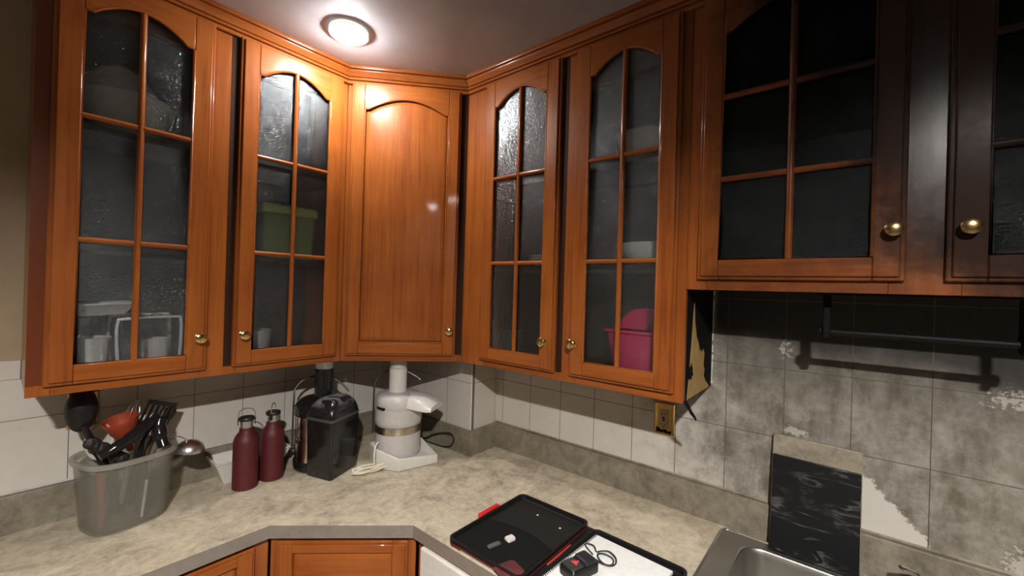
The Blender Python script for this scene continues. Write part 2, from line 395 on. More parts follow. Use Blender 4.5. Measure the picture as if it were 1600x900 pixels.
def ball(bm, c, rx, ry, rz, mi=0, rot=None, u=18, v=12):
    M = Matrix.Translation(Vector(c)) @ (rot.to_4x4() if rot is not None else Matrix()) @ Matrix.Diagonal((rx, ry, rz, 1))
    r = bmesh.ops.create_uvsphere(bm, u_segments=u, v_segments=v, radius=1.0, matrix=M)
    for vt in r['verts']:
        for f in vt.link_faces: f.material_index = mi
def rrect(cx, cy, a, b, r, n=6, ang=0.0):
    out = []
    for sx, sy, a0 in ((1, 1, 0), (-1, 1, 90), (-1, -1, 180), (1, -1, 270)):
        for i in range(n+1):
            t = math.radians(a0 + 90*i/n); x = sx*(a-r) + r*math.cos(t); y = sy*(b-r) + r*math.sin(t)
            out.append((cx + x*math.cos(ang) - y*math.sin(ang), cy + x*math.sin(ang) + y*math.cos(ang)))
    return out
def plate(bm, outer, holes, z0, z1, mi=0):
    """flat slab with holes through it"""
    es = []
    for loop in [outer]+holes:
        vs = [bm.verts.new((p[0], p[1], z1)) for p in loop]
        es += [bm.edges.new((vs[i], vs[(i+1) % len(vs)])) for i in range(len(vs))]
    g = bmesh.ops.triangle_fill(bm, edges=es, use_beauty=True, use_dissolve=False)
    fs = [f for f in g['geom'] if isinstance(f, bmesh.types.BMFace)]
    for f in fs: f.material_index = mi
    r = bmesh.ops.extrude_face_region(bm, geom=fs)
    bmesh.ops.translate(bm, verts=[v for v in r['geom'] if isinstance(v, bmesh.types.BMVert)], vec=(0, 0, z0-z1))
class Fr:      # a wall-cabinet front: u along it, w out into the room, z up
    def __init__(s, o, t, n): s.o, s.t, s.n = Vector(o), Vector(t), Vector(n)
    def __call__(s, u, w, z): return s.o + s.t*u + s.n*w + Vector((0, 0, z))
    def box(s, bm, u0, u1, w0, w1, z0, z1, mi=0):
        hexa(bm, [s(u0, w0, z0), s(u1, w0, z0), s(u1, w1, z0), s(u0, w1, z0), s(u0, w0, z1), s(u1, w0, z1), s(u1, w1, z1), s(u0, w1, z1)], mi)
    def poly(s, bm, pts, w0, w1, mi=0):
        a = [bm.verts.new(s(p[0], w0, p[1])) for p in pts]; b = [bm.verts.new(s(p[0], w1, p[1])) for p in pts]; n = len(pts)
        quad(bm, a[::-1], mi); quad(bm, b, mi)
        for i in range(n): quad(bm, [a[i], a[(i+1) % n], b[(i+1) % n], b[i]], mi)
F_L = Fr((0, -DL, 0), (1, 0, 0), (0, -1, 0))
F_R = Fr((-DR, 0, 0), (0, -1, 0), (-1, 0, 0))
_A = Vector((-C1, -DL, 0)); _Bv = Vector((-DR, -C2, 0)); DLEN = (_Bv-_A).length; _t = (_Bv-_A).normalized(); _n = Vector((_t.y, -_t.x, 0))
F_D = Fr(_A, _t, _n)

# ------------------------------------------------------------------ the room
RX, RY = -4.4, -5.6
def wallbox(name, x0, x1, y0, y1, z0, z1, m):
    bm = B(); box(bm, x0, x1, y0, y1, z0, z1); return struct(obj(name, bm, m, smooth=False))
wallbox('wall_left', RX-0.1, 0.1, 0.009, 0.12, 0, CEIL_Z, M_WALL)
wallbox('wall_right', 0.009, 0.12, RY, 0.009, 0, CEIL_Z, M_ROOM)
wallbox('wall_back', RX-0.1, 0.12, RY-0.1, RY, 0, CEIL_Z, M_ROOM)
wallbox('wall_far_left', RX-0.1, RX, RY, 0.009, 0, CEIL_Z, M_ROOM)
wallbox('floor', RX-0.1, 0.12, RY-0.1, 0.12, -0.1, 0, M_FLOOR)
wallbox('ceiling', RX-0.1, 0.12, RY-0.1, 0.12, CEIL_Z, CEIL_Z+0.1, M_CEIL)
bm = B(); box(bm, RX, -CHW, 0.0, 0.009, 0.914, 1.374); struct(obj('wall_left_tiling', bm, T_LEFT, smooth=False))
bm = B(); box(bm, RX, XL, -0.002, 0.009, 1.374, 1.4325); struct(obj('trim_4', bm, T_TRIM, bevel=0.002))
bm = B(); box(bm, 0.0, 0.009, -3.2, -CHL+0.02, 0.914, 1.75); struct(obj('wall_right_tiling', bm, T_RIGHT, smooth=False))
# boxed-in chase in the corner: tiled side and tiled return, with a pale edging strip
bm = B()
box(bm, -CHW, -CHW+0.02, -CHL, 0.0, 0.914, 1.372, 0); box(bm, -CHW+0.02, 0.0, -CHL, -CHL+0.02, 0.914, 1.372, 1)
struct(obj('wall_chase', bm, [T_CH_Y, T_CH_X], smooth=False))
bm = B(); tube(bm, [(-CHW, -CHL, 0.92), (-CHW, -CHL, 1.372)], 0.003, 8); struct(obj('trim_5', bm, WHITE_P))
# caulk line between the upstand and the tiles
bm = B(); tube(bm, [(RX, -0.002, BSZ+0.004), (-CHW-0.002, -0.002, BSZ+0.004)], 0.0045, 6); struct(obj('trim_6', bm, GREY_P))
bm = B(); tube(bm, [(-0.002, -CHL, BSZ+0.004), (-0.002, -3.2, BSZ+0.004)], 0.004, 6); struct(obj('trim_7', bm, LAM_D))
# crown moulding, one run over each face of the cabinets
PROF = [(-0.002, 2.528), (0.011, 2.528), (0.013, 2.531), (0.013, 2.537), (0.008, 2.539), (0.008, 2.542), (0.017, 2.5435), (0.0185, 2.547), (0.0175, 2.5505), (0.012, 2.552), (0.012, 2.5545), (0.019, 2.5565), (0.023, 2.564), (0.030, 2.573), (0.031, 2.577), (0.0265, 2.5785), (0.0265, 2.581), (0.0365, 2.5825), (0.038, 2.586), (0.038, CEIL_Z), (-0.002, CEIL_Z)]
def crown(name, fr, u0, u1, k0, k1):
    bm = B()
    rings = [[fr(u, o, z) if False else fr(u + (k0 if u == u0 else k1)*o, o, z) for o, z in PROF] for u in (u0, u1)]
    loft(bm, rings); return struct(obj(name, bm, W_H, smooth=True, angle=25))
kk = math.tan(math.radians(42.9/2)); k2 = math.tan(math.radians(47.1/2))
crown('trim_1', F_L, XL, -C1, 0, -kk)
crown('trim_2', F_D, 0, DLEN-0.0012, kk, -k2)
crown('trim_3', F_R, C2+0.0012, -YE, k2, 0)

# ------------------------------------------------------------------ ceiling lamps
def lamp(c, strength, label, name='ceiling_light', recessed=False, tint=(1.0, 0.965, 0.92)):
    t = thing(name, c, label, 'ceiling light', 'round ceiling lights')
    bm = B(); z = c.z
    if recessed: lathe(bm, [(0.058, -0.0005), (0.0665, -0.0005), (0.0665, -0.030), (0.0655, -0.032), (0.060, -0.032), (0.058, -0.030)], (c.x, c.y, z), n=40, cap0=False, cap1=False); tube(bm, [(c.x+0.058*math.cos(i*math.pi/20), c.y+0.058*math.sin(i*math.pi/20), z-0.012) for i in range(40)], 0.001, 6, closed=True)
    else: lathe(bm, [(0.048, -0.0005), (0.0665, -0.0005), (0.0670, -0.0125), (0.0660, -0.0140), (0.0650, -0.0140), (0.0600, -0.0105), (0.0530, -0.0060), (0.0500, -0.0030)], (c.x, c.y, z), n=40, cap0=True, cap1=True)
    obj('rim', bm, LAMP_RIM, t)
    bm = B()
    if recessed:     # flat diffuser set up inside a deeper collar
        lathe(bm, [(0.0565, -0.006), (0.0565, -0.008), (0.0, -0.008)], (c.x, c.y, z), n=24)
    else: lathe(bm, [(0.0488, -0.0035), (0.0495, -0.0200), (0.046, -0.0260), (0.035, -0.0305), (0.018, -0.0332), (0.0, -0.0340)], (c.x, c.y, z), n=24, cap0=True, cap1=True)
    obj('diffuser', bm, emit('lamp_diffuser_%s' % name, tint, strength), t, label='glowing white domed diffuser')
    return t
lamp(LAMP_NEAR, LAMP_NEAR_STRENGTH, 'small round ceiling light glowing white above the corner cabinet')
lamp(LAMP_BACK, LAMP_BACK_STRENGTH, 'second round ceiling light, behind the viewpoint and out of the picture', recessed=True, tint=(1.0, 0.945, 0.87))

# ------------------------------------------------------------------ worktop
bm = B()
outer = [(RX+0.001, 0.0), (-CHW, 0.0), (-CHW, -CHL), (0.0, -CHL), (0.0, -3.2), (-0.7146, -3.2), (-0.7146, -0.8643), (-1.0224, -0.5287), (RX+0.001, -0.5287)]
plate(bm, outer, [[(-0.05, -1.65), (-0.585, -1.65), (-0.585, -2.45), (-0.05, -2.45)]], 0.8725, CT)
wt = thing('worktop', (-0.9, -0.4, 0.8725), 'mottled beige laminate kitchen worktop running round the corner with upstand', 'countertop')
obj('slab', bm, LAM, wt, smooth=False, bevel=0.0015)
bm = B(); ep = [(RX+0.001, -0.5287), (-1.0224, -0.5287), (-0.7146, -0.8643), (-0.7146, -3.2)]; eo = [(RX+0.001, -0.5299), (-1.0229, -0.5299), (-0.7158, -0.8648), (-0.7158, -3.2)]
for i in range(3): hexa(bm, [(ep[i][0], ep[i][1], 0.8722), (ep[i+1][0], ep[i+1][1], 0.8722), (eo[i+1][0], eo[i+1][1], 0.8722), (eo[i][0], eo[i][1], 0.8722), (ep[i][0], ep[i][1], CT-0.0008), (ep[i+1][0], ep[i+1][1], CT-0.0008), (eo[i+1][0], eo[i+1][1], CT-0.0008), (eo[i][0], eo[i][1], CT-0.0008)])
obj('edge_band', bm, laminate('edge_laminate', 0.60, True), wt, smooth=False, label='greyer laminate band along the front edge')
def upstand(pts_in, pts_out):
    bm = B(); prism(bm, pts_in + pts_out[::-1], CT, BSZ); return obj('upstand', bm, LAM_U, wt, smooth=False, bevel=0.0015)
upstand([(RX+0.001, -0.0005), (-CHW-0.0005, -0.0005)], [(RX+0.001, -0.02), (-CHW-0.02, -0.02)])
upstand([(-CHW-0.0005, -0.0005), (-CHW-0.0005, -CHL-0.0005), (-0.0005, -CHL-0.0005)], [(-CHW-0.02, -0.0005), (-CHW-0.02, -CHL-0.02), (-0.02, -CHL-0.02)])
upstand([(-0.0005, -CHL-0.0205), (-0.0005, -3.2)], [(-0.02, -CHL-0.0205), (-0.02, -3.2)])

# ------------------------------------------------------------------ wall cabinets
def outline(hw, zlo, zsh, zap, step, n=14):
    """opening with a low arched head and small square shoulders, counter-clockwise from lower left"""
    pts = [(-hw, zlo), (hw, zlo), (hw, zsh)]
    a = hw-step; rise = zap-zsh
    for i in range(n+1):
        s = 1-2*i/n
        pts.append((a*s, zsh+0.003 + (rise-0.003)*(math.cos(s*math.pi/2)**0.85 if abs(s) < 1 else 0)))
    pts.append((-hw, zsh))
    return pts
def rect_out(hw, zlo, zhi): return [(-hw, zlo), (hw, zlo), (hw, zhi), (-hw, zhi)]
def knob(fr, u, z, parent, w0, m=BRASS):
    bm = B(); c = fr(u, w0, z)
    lathe(bm, [(0.0, 0), (0.0135, 0), (0.0135, 0.0018), (0.0115, 0.003), (0.006, 0.0045), (0.0052, 0.012), (0.007, 0.0145), (0.0135, 0.017), (0.0165, 0.0205), (0.0162, 0.0245), (0.012, 0.0275), (0.005, 0.0288), (0.0, 0.029)], c, fr.n, 24)
    return obj('knob', bm, m, parent)
def door(fr, u0, u1, z0, z1, parent, glassm=G_CLEAN, zlo=1.452, zsh=2.424, zap=2.479, bars=(1.794, 2.136), side=0.056, kn=None, km=BRASS, panel=False, woods=None, label=None):
    WV, WH = woods or (W_V, W_H)
    uc = (u0+u1)/2; hw = (u1-u0)/2 - side
    bm = B(); IN = 0.009
    # lower layer, full size; upper layer set back: a stepped outer edge
    for (g, w0, w1) in ((0.0, 0.001, 0.0135), (IN, 0.0135, 0.020)):
        a0, a1, b0, b1 = u0+g, u1-g, z0+g, z1-g
        fr.box(bm, a0, uc-hw, w0, w1, b0, b1, 0)
        fr.box(bm, uc+hw, a1, w0, w1, b0, b1, 0)
        fr.box(bm, uc-hw, uc+hw, w0, w1, b0, zlo, 1)
        o = outline(hw, zlo, zsh, zap, 0.016)
        arch = o[2:]                                   # right shoulder -> over the arch -> left shoulder
        fr.poly(bm, [(uc+p[0], p[1]) for p in arch][::-1] + [(uc+hw, b1), (uc-hw, b1)], w0, w1, 1)
    d = obj('door', bm, [WV, WH], parent, bevel=0.0025, seg=2, label=label)
    # bead round the opening
    bm = B(); o = outline(hw-0.001, zlo+0.001, zsh-0.001, zap-0.001, 0.016)
    tube(bm, [fr(uc+p[0], 0.0165, p[1]) for p in o], 0.0045, 8, closed=True)
    obj('bead', bm, WH, d)
    if panel:
        bm = B(); rings = []
        for ins, w in ((0.0, 0.006), (0.004, 0.006), (0.008, 0.0095), (0.020, 0.0145), (0.023, 0.0150)):
            oo = outline(hw-ins, zlo+ins, zsh-ins*0.8, zap-ins, 0.016)
            rings.append([fr(uc+p[0], w, p[1]) for p in oo])
        loft(bm, [[p - fr.n*0.004 for p in rings[0]]] + rings); obj('panel', bm, WV, d, angle=15)
    else:
        bm = B()
        tube(bm, [fr(uc, 0.0125, zlo), fr(uc, 0.0125, zap)], 0.0085, 10)
        obj('muntin', bm, WV, d)
        for zb in bars:
            for a, b in ((uc-hw, uc-0.007), (uc+0.007, uc+hw)):
                bm = B(); tube(bm, [fr(a, 0.0125, zb), fr(b, 0.0125, zb)], 0.0080, 10); obj('muntin', bm, WH, d)
        bm = B(); fr.poly(bm, [(uc+p[0], p[1]) for p in outline(hw+0.004, zlo-0.004, zsh+0.003, zap+0.004, 0.016)], 0.0045, 0.0050)
        obj('glass', bm, glassm, d, smooth=False)
    if kn: knob(fr, kn[0], kn[1], d, 0.020, km)
    return d
def face_frame(fr, parent, stiles, z0, z1, rails):
    bm = B()
    for a, b in stiles: fr.box(bm, a, b, -0.018, 0.0, z0, z1, 0)
    for (a, b, c, d_) in rails: fr.box(bm, a, b, -0.018, -0.0003, c, d_, 1)
    return obj('face_frame', bm, [W_V, W_H], parent, bevel=0.0012)
DOOR_SHADE = plain('painted_door_shade', (0.034, 0.013, 0.006), 0.65, Specular_IOR_Level=0.12)
def shade_strip(fr, parent, a, b, z0=1.40, z1=2.535):  # thin dark strip painting in the shadow a door edge casts on the frame
    bm = B(); fr.box(bm, a, b, -0.0002, 0.0007, z0, z1); return obj('door_shade_strip', bm, DOOR_SHADE, parent, smooth=False, label='dark strip painted in for the shade beside the door edge')
def shelf(bmf, parent):
    return obj('shelf', bmf, INSIDE, parent)

# left two-door cabinet
c = thing('wall_cabinet', (-1.1, -0.01, ZB), 'tall glass-door wall cabinet on the left wall, above the utensils and maroon bottles', 'cabinet')
bm = B()
box(bm, XL+0.0005, XL+0.016, -DL+0.018, -0.001, ZB+0.006, CEIL_Z-0.001, 0); box(bm, -C1-0.017, -C1-0.001, -DL+0.018, -0.001, ZB, CEIL_Z-0.001, 0)
box(bm, XL+0.016, -C1-0.017, -DL+0.018, -0.001, ZB+0.016, ZB+0.034, 1); box(bm, XL+0.016, -C1-0.017, -DL+0.018, -0.001, 2.55, 2.566, 1)
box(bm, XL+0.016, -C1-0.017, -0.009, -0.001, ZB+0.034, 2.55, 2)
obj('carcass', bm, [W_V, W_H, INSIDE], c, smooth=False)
face_frame(F_L, c, [(XL, -1.495), (-1.165, -1.06), (-0.72, -C1-0.0005)], ZB, CEIL_Z-0.001, [(-1.495, -1.165, ZB, 1.412), (-1.06, -0.72, ZB, 1.412), (-1.495, -1.165, 2.515, CEIL_Z-0.001), (-1.06, -0.72, 2.515, CEIL_Z-0.001)])
for zz in (1.785, 2.125):
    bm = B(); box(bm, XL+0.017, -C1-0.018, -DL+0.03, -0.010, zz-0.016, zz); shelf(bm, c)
door(F_L, -1.510, -1.150, 1.397, 2.537, c, kn=(-1.161-0.012, 1.506))
door(F_L, -1.075, -0.704, 1.397, 2.537, c, kn=(-1.047, 1.508))
shade_strip(F_L, c, -1.099, -1.0755)
b_ = shade_strip(F_L, c, XL+0.0005, -1.5105, ZB+0.03, 2.527); b_.data.materials[0] = plain('shaded_red_brown_stain', (0.15, 0.036, 0.012), 0.25); b_['label'] = 'darker red-brown outer edge of the frame'  # darker stain and door-edge shade, both painted onto the outer stile
# corner cabinet with the solid door
c = thing('wall_cabinet', (-0.35, -0.35, ZB), 'diagonal corner wall cabinet with one solid arched-panel door', 'cabinet')
bm = B(); g = 0.018
p0 = _A - _n*g; p1 = _Bv - _n*g
prism(bm, [(-C1+0.001, -0.001), (-C1+0.001, p0.y), (p0.x+0.004, p0.y), (p1.x, p1.y+0.004), (p1.x, -C2+0.001), (-CHW-0.001, -C2+0.001), (-CHW-0.001, -0.001)], ZB+0.012, CEIL_Z-0.001)
obj('carcass', bm, W_H, c, smooth=False)
bm = B()
F_D.box(bm, 0.0006, 0.040, -0.018, 0, ZB, CEIL_Z-0.001); F_D.box(bm, 0.458, DLEN-0.0006, -0.018, 0, ZB, CEIL_Z-0.001)
F_D.box(bm, 0.040, 0.458, -0.018, -0.0003, ZB, 1.412, 1); F_D.box(bm, 0.040, 0.458, -0.018, -0.0003, 2.515, CEIL_Z-0.001, 1)
obj('face_frame', bm, [W_V, W_H], c, bevel=0.0012)
door(F_D, 0.020, 0.473, 1.397, 2.537, c, panel=True, side=0.052, kn=(0.447, 1.506))
shade_strip(F_D, c, 0.4735, DLEN-0.001)
# right two-door cabinet
c = thing('wall_cabinet', (-0.01, -1.1, ZB), 'tall glass-door wall cabinet on the right wall, above the brass socket, with burnt end', 'cabinet')
u0, u1 = C2, -YR
bm = B()
F_R.box(bm, u0+0.001, u0+0.017, -DR+0.001, -0.018, ZB, CEIL_Z-0.001, 0); F_R.box(bm, u1-0.016, u1-0.0005, -DR+0.001, -0.018, ZB+0.004, CEIL_Z-0.001, 3)
F_R.box(bm, u0+0.017, u1-0.016, -DR+0.001, -0.018, ZB+0.016, ZB+0.034, 1); F_R.box(bm, u0+0.017, u1-0.016, -DR+0.001, -0.018, 2.55, 2.566, 1)
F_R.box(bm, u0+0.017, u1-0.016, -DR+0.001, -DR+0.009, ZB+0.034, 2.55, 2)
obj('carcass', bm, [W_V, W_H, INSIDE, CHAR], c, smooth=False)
face_frame(F_R, c, [(u0+0.0005, 0.775), (1.115, 1.215), (1.535, u1)], ZB, CEIL_Z-0.001, [(0.775, 1.115, ZB, 1.412), (1.215, 1.535, ZB, 1.412), (0.775, 1.115, 2.515, CEIL_Z-0.001), (1.215, 1.535, 2.515, CEIL_Z-0.001)])
for zz in (1.785, 2.125):
    bm = B(); F_R.box(bm, u0+0.018, u1-0.017, -DR+0.010, -0.03, zz-0.016, zz); shelf(bm, c)
door(F_R, 0.760, 1.131, 1.397, 2.537, c, kn=(1.091, 1.506))
door(F_R, 1.193, 1.553, 1.397, 2.537, c, kn=(1.208+0.006, 1.512))
shade_strip(F_R, c, 1.1315, 1.157)
# burnt end panel: bare plywood where the veneer is gone, and a curl of charred veneer
bm = B(); yy = YR-0.0006
bare = [(-0.275, 1.377), (-0.258, 1.45), (-0.250, 1.50), (-0.240, 1.56), (-0.230, 1.63), (-0.222, 1.668), (-0.212, 1.61), (-0.190, 1.56), (-0.165, 1.535), (-0.150, 1.505), (-0.140, 1.517), (-0.128, 1.503), (-0.110, 1.514), (-0.098, 1.500), (-0.104, 1.46), (-0.090, 1.445), (-0.100, 1.425), (-0.075, 1.405), (-0.050, 1.392), (-0.030, 1.378)]
a = [bm.verts.new((x, yy, z)) for x, z in bare]; b = [bm.verts.new((x, yy-0.0008, z)) for x, z in bare]; n = len(bare)
quad(bm, a); quad(bm, b[::-1])
for i in range(n): quad(bm, [a[i], b[i], b[(i+1) % n], a[(i+1) % n]])
obj('bare_plywood', bm, PLY, c, smooth=False, label='tan bare plywood showing through the charred end panel')
def blotch(cx, cz, r, seed, sx=1.0):
    rnd = random.Random(seed); return [(cx + sx*r*(0.6+0.6*rnd.random())*math.cos(t*math.pi/7), cz + r*(0.6+0.6*rnd.random())*math.sin(t*math.pi/7)) for t in range(14)]
bm = B()
pl = blotch(-0.245, 1.455, 0.026, 3, 0.9)
a = [bm.verts.new((x, yy-0.0009, z)) for x, z in pl]; b = [bm.verts.new((x, yy-0.0022, z)) for x, z in pl]; n = len(pl)
quad(bm, a); quad(bm, b[::-1])
for i in range(n): quad(bm, [a[i], b[i], b[(i+1) % n], a[(i+1) % n]])
obj('char_blister', bm, CHAR, c, smooth=False)
bm = B()
strip = [(-0.296, YR-0.001, 1.378, 0.014), (-0.290, YR-0.006, 1.366, 0.016), (-0.283, YR-0.012, 1.352, 0.011), (-0.276, YR-0.014, 1.342, 0.014), (-0.266, YR-0.020, 1.330, 0.008), (-0.258, YR-0.024, 1.318, 0.003)]
for wv, sgn in ((0.0, 1),):
    rings = [[(x-wd*0.5, y, z-0.003), (x+wd*0.5, y, z+0.003), (x+wd*0.5, y-0.002, z+0.003), (x-wd*0.5, y-0.002, z-0.003)] for x, y, z, wd in strip]
    loft(bm, rings)
obj('veneer_curl', bm, CHAR, c, smooth=False, label='charred strip of veneer curling below the cabinet')
bm = B(); rnd = random.Random(8); zz = 1.385
while zz < 1.70:
    h_ = 0.006+0.016*rnd.random(); w_ = 0.002+0.0025*rnd.random()
    if rnd.random() < 0.82: box(bm, -w_, -0.0005, YR-0.0015-w_, YR-0.0012, zz, zz+h_)
    zz += h_+0.001
obj('torn_caulk', bm, CERAMIC, c, smooth=False, label='ragged white caulk where the burnt end meets the tiles')
# short two-door cabinet over the sink
c = thing('wall_cabinet', (-0.01, -2.1, ZS), 'short soot-blackened glass-door wall cabinet over the sink', 'cabinet')
u0, u1 = -YR+0.0005, -YE
bm = B()
F_R.box(bm, u0, u0+0.016, -DR+0.001, -0.018, ZS, CEIL_Z-0.001, 0); F_R.box(bm, u1-0.016, u1, -DR+0.001, -0.018, ZS, CEIL_Z-0.001, 0)
F_R.box(bm, u0+0.016, u1-0.016, -DR+0.001, -0.018, ZS+0.006, ZS+0.024, 3); F_R.box(bm, u0+0.016, u1-0.016, -DR+0.001, -0.018, 2.55, 2.566, 1)
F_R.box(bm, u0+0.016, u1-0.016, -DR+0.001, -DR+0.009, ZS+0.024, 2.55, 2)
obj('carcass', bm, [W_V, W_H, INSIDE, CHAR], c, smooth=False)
face_frame(F_R, c, [(u0, 1.635), (2.02, 2.135), (2.52, u1)], ZS, CEIL_Z-0.001, [(1.635, 2.02, ZS, 1.752), (2.135, 2.52, ZS, 1.752), (1.635, 2.02, 2.515, CEIL_Z-0.001), (2.135, 2.52, 2.515, CEIL_Z-0.001)])
bm = B(); F_R.box(bm, u0+0.018, u1-0.017, -DR+0.010, -0.03, 2.10, 2.116); shelf(bm, c)
kw = dict(woods=(W_VS, W_HS), glassm=G_SOOT, zlo=1.791, zsh=2.420, zap=2.479, bars=(2.014, 2.242), km=BRASS_D)
door(F_R, 1.611, 2.047, 1.737, 2.537, c, kn=(2.025, 1.851), **kw)
door(F_R, 2.109, 2.545, 1.737, 2.537, c, kn=(2.141, 1.849), side=0.060, **kw)

# ------------------------------------------------------------------ things behind the glass
def bowl(c, r, h, mat, label, cat='bowl', name='mixing_bowl', rot=None):
    bm = B(); lathe(bm, [(0.0, 0), (r*0.45, 0), (r*0.72, h*0.22), (r*0.92, h*0.6), (r, h), (r*0.97, h), (r*0.88, h*0.6), (r*0.66, h*0.26), (0.0, 0.012)], c, n=32)
    return tag(obj(name, bm, mat, base=c), label, cat)
bowl(at(190, 175, 1, -0.165)*0 + Vector((-1.335, -0.165, 2.126)), 0.115, 0.125, CERAMIC, 'large white bowl behind the top panes of the leftmost cabinet door')
bm = B(); c0 = Vector((-1.355, -0.15, 2.252))
lathe(bm, [(0.0, 0.105), (0.018, 0.103), (0.05, 0.085), (0.085, 0.045), (0.10, 0.010), (0.104, 0.0), (0.098, 0.0), (0.0, 0.004)], c0, n=32)
tag(obj('serving_dish_cover', bm, GREY_P, base=c0), 'pale domed cover on the white bowl in the leftmost cabinet', 'lid')
# wire rack, tray on it, tub below
t = thing('wire_shelf_rack', (-1.30, -0.17, 1.406), 'white wire rack behind the lowest panes of the leftmost cabinet door', 'rack')
for y in (-0.08, -0.235):
    bm = B(); tube(bm, smoothpath([(-1.352, y, 1.407), (-1.358, y, 1.50), (-1.356, y, 1.556), (-1.34, y, 1.566), (-1.22, y, 1.570), (-1.203, y, 1.562), (-1.201, y, 1.50), (-1.205, y, 1.407)], 5), 0.0045, 8); obj('wire_hoop', bm, WHITE_P, t)
for k in range(5):
    bm = B(); x = -1.33+0.027*k; tube(bm, [(x, -0.235, 1.569), (x, -0.08, 1.569)], 0.0025, 6); obj('wire_bar', bm, WHITE_P, t)
bm = B()
loft(bm, [[(x, y, 1.575+0.10*(x+1.48)*0.4+dz) for x, y in rrect(-1.39, -0.165, a, b, 0.02)] for a, b, dz in ((0.055, 0.06, 0.0), (0.072, 0.08, 0.030), (0.078, 0.086, 0.032), (0.078, 0.086, 0.036), (0.068, 0.076, 0.034), (0.052, 0.057, 0.004))])
tag(obj('serving_tray', bm, WHITE_P, base=(-1.39, -0.165, 1.58)), 'white shallow tray resting on the wire rack in the leftmost cabinet', 'tray')
bm = B(); lathe(bm, [(0.0, 0), (0.044, 0), (0.050, 0.10), (0.053, 0.105), (0.050, 0.106), (0.047, 0.10), (0.041, 0.004), (0.0, 0.004)], (-1.415, -0.19, 1.4055), n=28)
tag(obj('food_tub', bm, WHITE_P, base=(-1.415, -0.19, 1.4055)), 'white round tub standing left of the wire rack in the leftmost cabinet', 'tub')
bm = B(); lathe(bm, [(0.0, 0), (0.03, 0), (0.036, 0.09), (0.034, 0.09), (0.028, 0.005), (0.0, 0.004)], (-1.25, -0.165, 1.4055), n=24)
tag(obj('drinking_glass', bm, GREY_P, base=(-1.25, -0.165, 1.4055)), 'frosted drinking glass under the wire rack in the leftmost cabinet', 'glass')
# green lidded box
t = thing('storage_box', (-0.865, -0.17, 1.785), 'green lidded food box on the middle shelf behind the second door', 'box')
bm = B(); loft(bm, [[(x, y, z) for x, y in rrect(-0.865, -0.17, a, a*0.8, 0.02)] for a, z in ((0.09, 1.7855), (0.100, 1.955))]); obj('body', bm, plain('dull_green_plastic', (0.16, 0.24, 0.08), 0.4), t)
bm = B(); loft(bm, [[(x, y, z) for x, y in rrect(-0.865, -0.17, a, a*0.8, 0.022)] for a, z in ((0.106, 1.956), (0.108, 1.966), (0.106, 1.986), (0.098, 1.992))]); obj('lid', bm, plain('lime_plastic_lid', (0.48, 0.60, 0.18), 0.35), t)
bm = B(); lathe(bm, [(0.0, 0), (0.05, 0), (0.06, 0.10), (0.057, 0.10), (0.047, 0.005), (0.0, 0.004)], (-0.955, -0.15, 1.4055), n=24)
tag(obj('canister', bm, GREY_P, base=(-0.955, -0.15, 1.4055)), 'pale grey canister low in the left cabinet behind the second door', 'canister')
# magenta tub, blue cup, plates behind the right pair of doors
t = thing('storage_tub', (-0.19, -1.40, 1.405), 'magenta plastic tub behind the lowest panes of the fourth glass door', 'tub')
bm = B(); loft(bm, [[(x, y, z) for x, y in rrect(-0.19, -1.40, b, a, 0.025)] for a, b, z in ((0.075, 0.065, 1.4055), (0.098, 0.08, 1.556), (0.108, 0.09, 1.560), (0.108, 0.09, 1.568), (0.094, 0.076, 1.566), (0.072, 0.062, 1.41))]); obj('body', bm, PINK, t)
bm = B(); loft(bm, [[(-0.17, -1.40+0.09*math.cos(i/10*math.pi), 1.565+0.075*math.sin(i/10*math.pi)*1.0+0.0) for i in range(11)], [(-0.163, -1.40+0.09*math.cos(i/10*math.pi), 1.565+0.075*math.sin(i/10*math.pi)) for i in range(11)]]); obj('lid', bm, PINK, t)
bm = B(); lathe(bm, [(0.0, 0), (0.034, 0), (0.040, 0.11), (0.037, 0.11), (0.031, 0.005), (0.0, 0.004)], (-0.20, -0.835, 1.4055), n=24)
tag(obj('plastic_cup', bm, BLUE, base=(-0.20, -0.835, 1.4055)), 'blue cup low behind the third glass door', 'cup')
bowl(Vector((-0.16, -1.39, 2.126)), 0.11, 0.11, CERAMIC, 'white bowl behind the top panes of the fourth glass door')
bowl(Vector((-0.16, -1.40, 1.786)), 0.105, 0.075, CERAMIC, 'white bowl on the middle shelf behind the fourth glass door')
for k in range(3):
    bm = B(); cc = (-0.165, -1.0, 1.786+0.013*k); lathe(bm, [(0.0, 0), (0.05, 0), (0.09, 0.016), (0.091, 0.0185), (0.05, 0.006), (0.0, 0.006)], cc, n=32)
    tag(obj('dinner_plate', bm, CERAMIC, base=cc), ('bottom', 'middle', 'topmost')[k] + ' white plate of the pile on the middle shelf behind the third glass door', 'plate', 'plates behind the third glass door')

